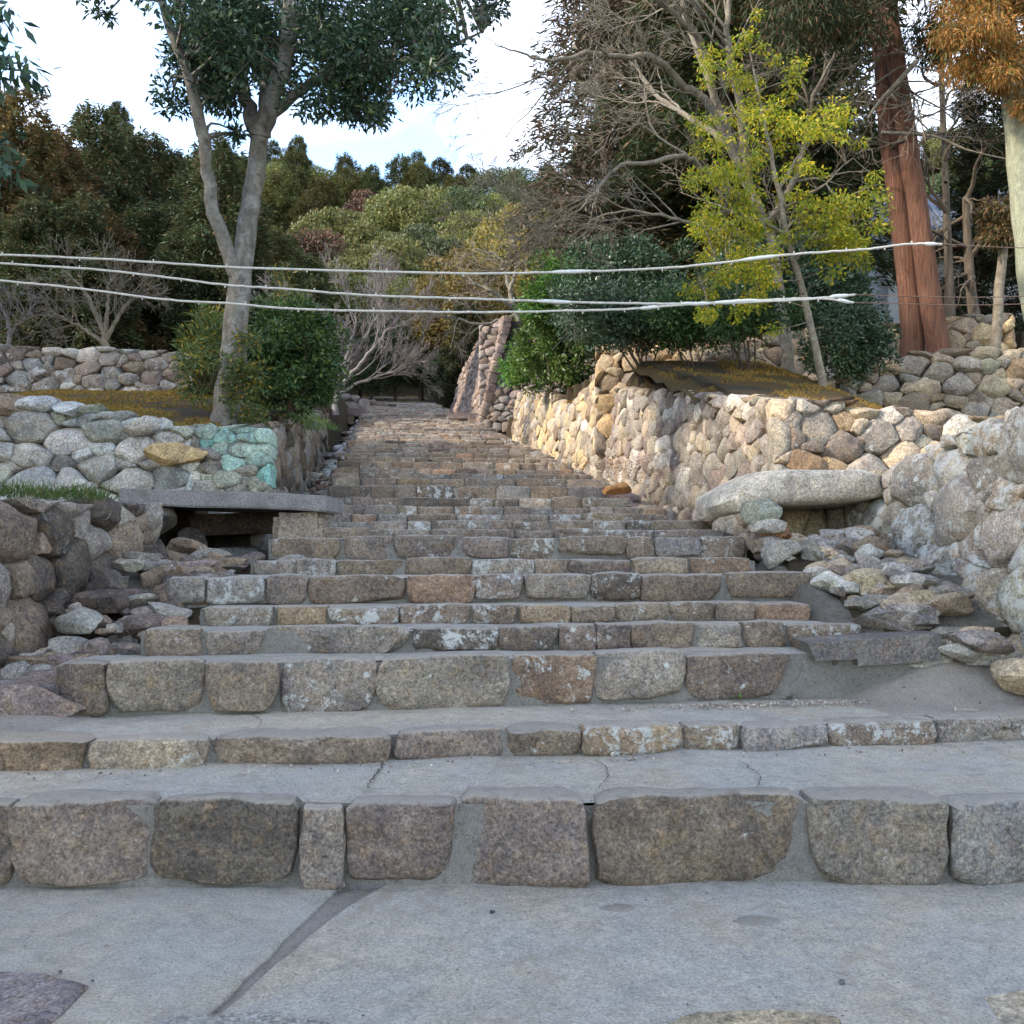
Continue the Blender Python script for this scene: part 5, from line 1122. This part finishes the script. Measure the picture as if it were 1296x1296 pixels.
# ------------------------------------------------------------------ trees beyond the left edge (they keep the lower steps in shade)
sh = tree_proto('shade_tree', round_mesh(10, 4.2, 990, 'shii_dark', 60, .30, 62))
for k, (x, y, h) in enumerate(((-14.5, 1.5, 14.5), (-13.5, -6, 15.5), (-14.5, -14, 15), (-21, -3, 18), (-14, 8.5, 11.5), (-19.5, 15, 12.5), (-20, 5, 15))):
    plant(sh, (x, y, gz1(x, y) - .3), (h / 10 * .95, h / 10), k * 1.1, 'large shady evergreen on the ground left of the landing', 'shade trees left of the landing', k == 0)
lt = thing('evergreen_tree', (-5.0, 7.4, gz1(-5.0, 7.4)), 'evergreen with long drooping leaves reaching in above the dark boulder wall', 'tree'); ln = []
b0 = np.array(lt.location); rg = np.random.default_rng(15)
ln.append((smooth_line([b0 + np.array([0, 0, -.3]), b0 + np.array([.1, .1, 1.6]), b0 + np.array([-.1, .2, 3.4]), b0 + np.array([-.2, .2, 5.6])], 14), np.linspace(.16, .05, 14), 10))
cents = []
for (x, y) in ((-5, 5), (8, 25), (-20, 40), (18, 72), (30, 80), (5, 85), (40, 90), (-10, 100), (-20, 70), (8, 182), (-5, 195), (12, 220), (-15, 225), (-20, 170), (-40, 120), (-50, 60), (-60, 200), (-80, 20)):
    c = P(x, y, 7.0 + rg.uniform(-.2, .2)); cents.append(c); a = ln[0][0][8 if y < 140 else 6]; ln.append((smooth_line([a, lerp(a, c, .6) + np.array([0, 0, .18]), c], 8), np.linspace(.025, .006, 8), 5))
tubes(ln, 'trunk', BARK['oak'], lt)
tuft_leaves('crown', lt, cents, [.13] * len(cents), [17] * len(cents), .14, .045, LEAF['oak'], -1.0, 21)

# ------------------------------------------------------------------ cables across the stairs
M['cable'] = plain_material('white_sheathed_cable', (.47, .44, .385), .6, .22, 30); M['wrap'] = plain_material('white_tape_wrap', (.55, .54, .50), .6, .08, 40); M['wire'] = plain_material('rusty_tie_wire', (.16, .10, .07), .7, .3, 60)
M['post'] = bark_material('weathered_post', (.10, .08, .06), (.2, .17, .13), (.22, .2, .17), (30, 30, 2), .3)
DC = 7.0
CAB = [([(-170, 316), (0, 322), (150, 329), (293, 338), (450, 343), (600, 346), (720, 344), (860, 338), (990, 323), (1090, 316), (1150, 309), (1192, 309)], [(720, 344), (960, 328), (1182, 309)], 'uppermost white cable sagging over the stairs, ending past the red trunks'),
       ([(-170, 318), (0, 333), (120, 341), (210, 351), (290, 361), (365, 366), (470, 374), (600, 378), (705, 382), (810, 384), (900, 384), (1000, 380), (1082, 373)], [(703, 382), (880, 384), (1072, 374)], 'middle white cable sagging over the stairs'),
       ([(-170, 338), (0, 355), (90, 364), (210, 379), (290, 384), (375, 391), (500, 394), (620, 395), (730, 393), (800, 391), (860, 386), (980, 379), (1040, 378), (1080, 383)], [(824, 392), (930, 382), (1070, 381)], 'lowest white cable sagging over the stairs')]
post_l = np.array([X(-170, DC), DC, 0]); post_r = np.array([X(1440, DC), DC + .3, 0])
for px, con, lab in CAB:
    rg = np.random.default_rng(len(px)); pts = smooth_line([P(x, y, DC) for x, y in px], 120); c = thing('cable', pts[0], lab, 'cable')
    pts[2:-2] += rg.normal(0, .0012, (116, 3)); tubes([(pts, np.full(120, .009), 7)], 'cord', M['cable'], c)
    for i, (x, y) in enumerate(con):
        j = int(np.argmin(np.abs(pts[:, 0] - X(x, DC)))); a, b = max(0, j - 2), min(119, j + 3); tubes([(smooth_line(pts[a:b], 9), np.array([.009, .0125, .015, .014, .016, .014, .015, .0125, .009]), 8)], 'tape_wrap', M['wrap'], c)
    for j in range(4, 116, 7):
        v, f = boulder_shape(pts[j] + np.array([0, 0, (.016 if rg.random() < .5 else -.016)]), (.011, .014, .016), (0, 0, 0), j, cuts=3, lo=True); make_mesh('clip', v, f, M['cable'], c)
    e = pts[-1]; pr = np.array([post_r[0], post_r[1], e[2] + .10]); tubes([(smooth_line([e, lerp(e, pr, .5) + np.array([0, 0, -.03]), pr], 16), np.full(16, .0035), 4)], 'tie_wire', M['wire'], c)
for p0, lab in ((post_l, 'weathered wooden post on the dark boulder wall holding the cables'), (post_r, 'weathered wooden post on the pale boulder wall holding the cable wires')):
    z = gz1(p0[0], p0[1]); t = thing('wooden_post', (p0[0], p0[1], z), lab, 'post'); tubes([(np.array([[p0[0], p0[1], z - .3], [p0[0] + .02, p0[1], z + 1.2], [p0[0], p0[1], Z(295, DC)]]), np.array([.07, .065, .06]), 12)], 'shaft', M['post'], t)
    v, f = boulder_shape((p0[0], p0[1], Z(294, DC)), (.125, .125, .05), lo=True, cuts=2); make_mesh('cap', v, f, M['post'], t)

# ------------------------------------------------------------------ ground cover
rg = np.random.default_rng(99)
def blades(name, pts, L, W, mat, spread=.35, label=None, cat=None, kind='stuff', up=1.0):
    p = np.asarray(pts, float); d_ = np.column_stack([rg.normal(0, spread, len(p)), rg.normal(0, spread, len(p)), np.full(len(p), up)]); n = rg.normal(0, 1, d_.shape); n[:, 2] *= .2
    Ls = rg.uniform(L * .5, L * 1.3, len(p)); o = leaves(name, p, d_, n, Ls, W, LEAF[mat], None); tag(o, label, cat, kind=kind); return o
q = []
for _ in range(1500):
    x = rg.uniform(-4.6, -3.25); y = 6.75 + (x + 3.6) * .6 + rg.normal(0, .16) + (x + 4.0) * .5
    q.append((x, y + .25, 1.88 + .05 * rg.random()))
blades('grass_tuft', q, .13, .008, 'grass', .6, 'bright green grass tuft on top of the dark boulder wall', 'grass')
def bank_pts(n, x0, x1, y0, y1):
    x = rg.uniform(x0, x1, n); y = rg.uniform(y0, y1, n); ok = ((x < left_x(y) - .35) | (x > right_x(y) + .35)) & (fbm(np.column_stack([x * 1.4, y * 1.4, 0 * x]), 31) > -.25); x, y = x[ok], y[ok]
    z = bank_z(x, y) - .005; return np.column_stack([x, y, z])
blades('moss_tufts', bank_pts(30000, -8.5, -2.9, 10.55, 17.0), .055, .016, 'moss', .9, 'dry ochre moss covering the bank above the pale rubble wall', 'moss')
blades('moss_tufts', bank_pts(30000, 1.8, 8, 10.55, 17.6), .055, .016, 'moss', .9, 'ochre and green moss covering the bank under the yellow-leaved tree', 'moss')
blades('grass_tuft', np.column_stack([rg.uniform(-4.2, -3.35, 2500), rg.uniform(13.5, 18.5, 2500), np.zeros(2500)]) + np.column_stack([np.zeros(5000 // 2)] * 2 + [[gz1(-4.0, 15.5)] * 2500]), .10, .01, 'grass', .6, 'thin green grass on the wall top beside the round shrub', 'grass')
for k, (x, y, d, n, lab) in enumerate(((1272, 924, 5.75, 26, 'broad-leaved green weed at the foot of the second riser'), (934, 884, 6.35, 14, 'small green weed in the joint below the cut slab step'), (998, 884, 6.45, 14, 'second tiny weed in the joint below the cut slab step'), (1082, 926, 5.85, 10, 'sprig of weed in a joint of the second riser'))):
    c = P(x, y, d); p = np.tile(c, (n, 1)) + rg.normal(0, .012, (n, 3)) * np.array([1, 1, 0]); t = thing('weed_plant', c, lab, 'plant')
    d_ = np.column_stack([rg.normal(0, 1, n), rg.normal(0, 1, n) - .3, rg.uniform(.1, .8, n)]); leaves('leaf_rosette', p, d_, np.tile([0, 0, 1.], (n, 1)), rg.uniform(.03, .085, n) * (1.3 if k == 0 else .8), .016, LEAF['grass'], t)
for (x, y, d, sx, sy, n, lab) in ((1085, 690, 8.9, .35, .3, 700, 'reddish fallen needles gathered before the right drain mouth'), (1105, 748, 8.0, .12, .15, 160, 'reddish fallen needles between stones under the right wall'), (780, 590, 15.4, .45, .7, 900, 'reddish fallen needles along the right ditch'), (812, 604, 14.0, .3, .6, 600, 'rust-brown needles below the long tan wall')):
    c = P(x, y, d); p = c + np.column_stack([rg.normal(0, sx, n), rg.normal(0, sy, n), rg.uniform(-.02, .10, n)]); blades('fallen_needles', p, .06, .006, 'needles', 1.2, lab, 'leaf litter', up=.5)
# grit below the third riser and scattered small chips
gm = MB(); _bm = bmesh.new(); bmesh.ops.create_icosphere(_bm, subdivisions=1, radius=1); C_V = np.array([v.co[:] for v in _bm.verts]); C_F = [[v.index for v in f.verts] for f in _bm.faces]; _bm.free()
for _ in range(900):
    if rg.random() < .7: x = rg.normal(1.75, .55); y = 6.02 + .15 * x - abs(rg.normal(0, .09)); z = .517
    elif rg.random() < .6: x = rg.uniform(-2.6, 3.2); y = 5.18 + .13 * x + rg.normal(0, .06) ; z = .378
    elif rg.random() < .55: x = rg.uniform(2.5, 3.4); y = rg.uniform(6.0, 6.7); y2_ = y - 5.32 - .13 * x; z = .515 + .36 * float(sstep(2.15, 3.15, x)) * float(sstep(.35, 1.25, y2_))
    else: x = rg.uniform(-2.8, 3.0); y = rg.uniform(2.6, 4.3); z = .002
    s_ = rg.uniform(.003, .010) * (1 if rg.random() < .93 else 1.8); gm.add(C_V * s_ * rg.uniform(.6, 1.2, 3) + np.array([x, y, z]), C_F, (*(np.array([.27, .25, .23]) * rg.uniform(.6, 1.5)), 0))
tag(gm.build('grit', M['stone']), 'fine grey grit scattered along the foot of the risers', 'gravel', kind='stuff')

# cracks, sand-filled hollows and mortar patches on the treads
M['sand'] = earth_material('sandy_fill', (.38, .34, .285), (.43, .385, .325), (.32, .27, .215), 6, 60, .02)
def on_plane(x, y, z):
    q = P(x, y, 1.0); k = (z - H) / (q[2] - H); return np.array([q[0] * k, k, z])
def patch(name, x, y, z, rx, ry, mat, seed, parent):
    c = on_plane(x, y, z); a = np.linspace(0, 2 * math.pi, 40, endpoint=False); r = 1 + .35 * fbm(np.column_stack([np.cos(a) * 1.6, np.sin(a) * 1.6, 0 * a]) + seed, seed)
    ring = lambda k, h: np.column_stack([c[0] + np.cos(a) * rx * r * k, c[1] + np.sin(a) * ry * r * k, np.full(40, z + h)])
    v = np.vstack([ring(1, -.004), ring(.8, .005), ring(.4, .007), [[c[0], c[1], z + .007]]])
    f = [[40 * i + j, 40 * i + (j + 1) % 40, 40 * i + 40 + (j + 1) % 40, 40 * i + 40 + j] for i in range(2) for j in range(40)] + [[80 + j, 80 + (j + 1) % 40, 120] for j in range(40)]
    make_mesh(name, v, f, M[mat], parent)
for k, (x, y, z, rx, ry) in enumerate(((783, 1150, .004, .075, .045), (958, 1166, .004, .12, .055))): patch('sand_patch', x, y, z, rx, ry, 'sand', 700 + k, landing)
def crack_line(px, z, w, parent, seed):
    r = np.random.default_rng(seed); pts = smooth_line([on_plane(x, y, z) for x, y in px], 28); pts[1:-1, :2] += r.normal(0, .006, (26, 2)); t = unit(np.gradient(pts, axis=0)); n = np.column_stack([-t[:, 1], t[:, 0], 0 * t[:, 0]]); ww = (w * r.uniform(.3, 1.2, 28) * np.sin(np.linspace(.15, math.pi - .1, 28)))[:, None]
    v = np.vstack([pts + n * ww, pts - n * ww]); v[:, 2] += .0035
    make_mesh('crack', v, [[i, i + 1, 29 + i, 28 + i] for i in range(27)], M['crackfill'], parent)
M['crackfill'] = earth_material('crack_dirt', (.12, .10, .08), (.17, .14, .11), (.08, .07, .06), 8, 60, .01)
for k, (px, z, w, pa) in enumerate((([(488, 956), (482, 972), (470, 988), (464, 1000)], .380, .010, stair), ([(930, 960), (960, 980), (955, 1005)], .380, .004, stair), ([(300, 895), (330, 912), (320, 925)], .514, .004, stair), ([(740, 955), (770, 975), (752, 1005)], .380, .004, stair))): crack_line(px, z, w, pa, 800 + k)
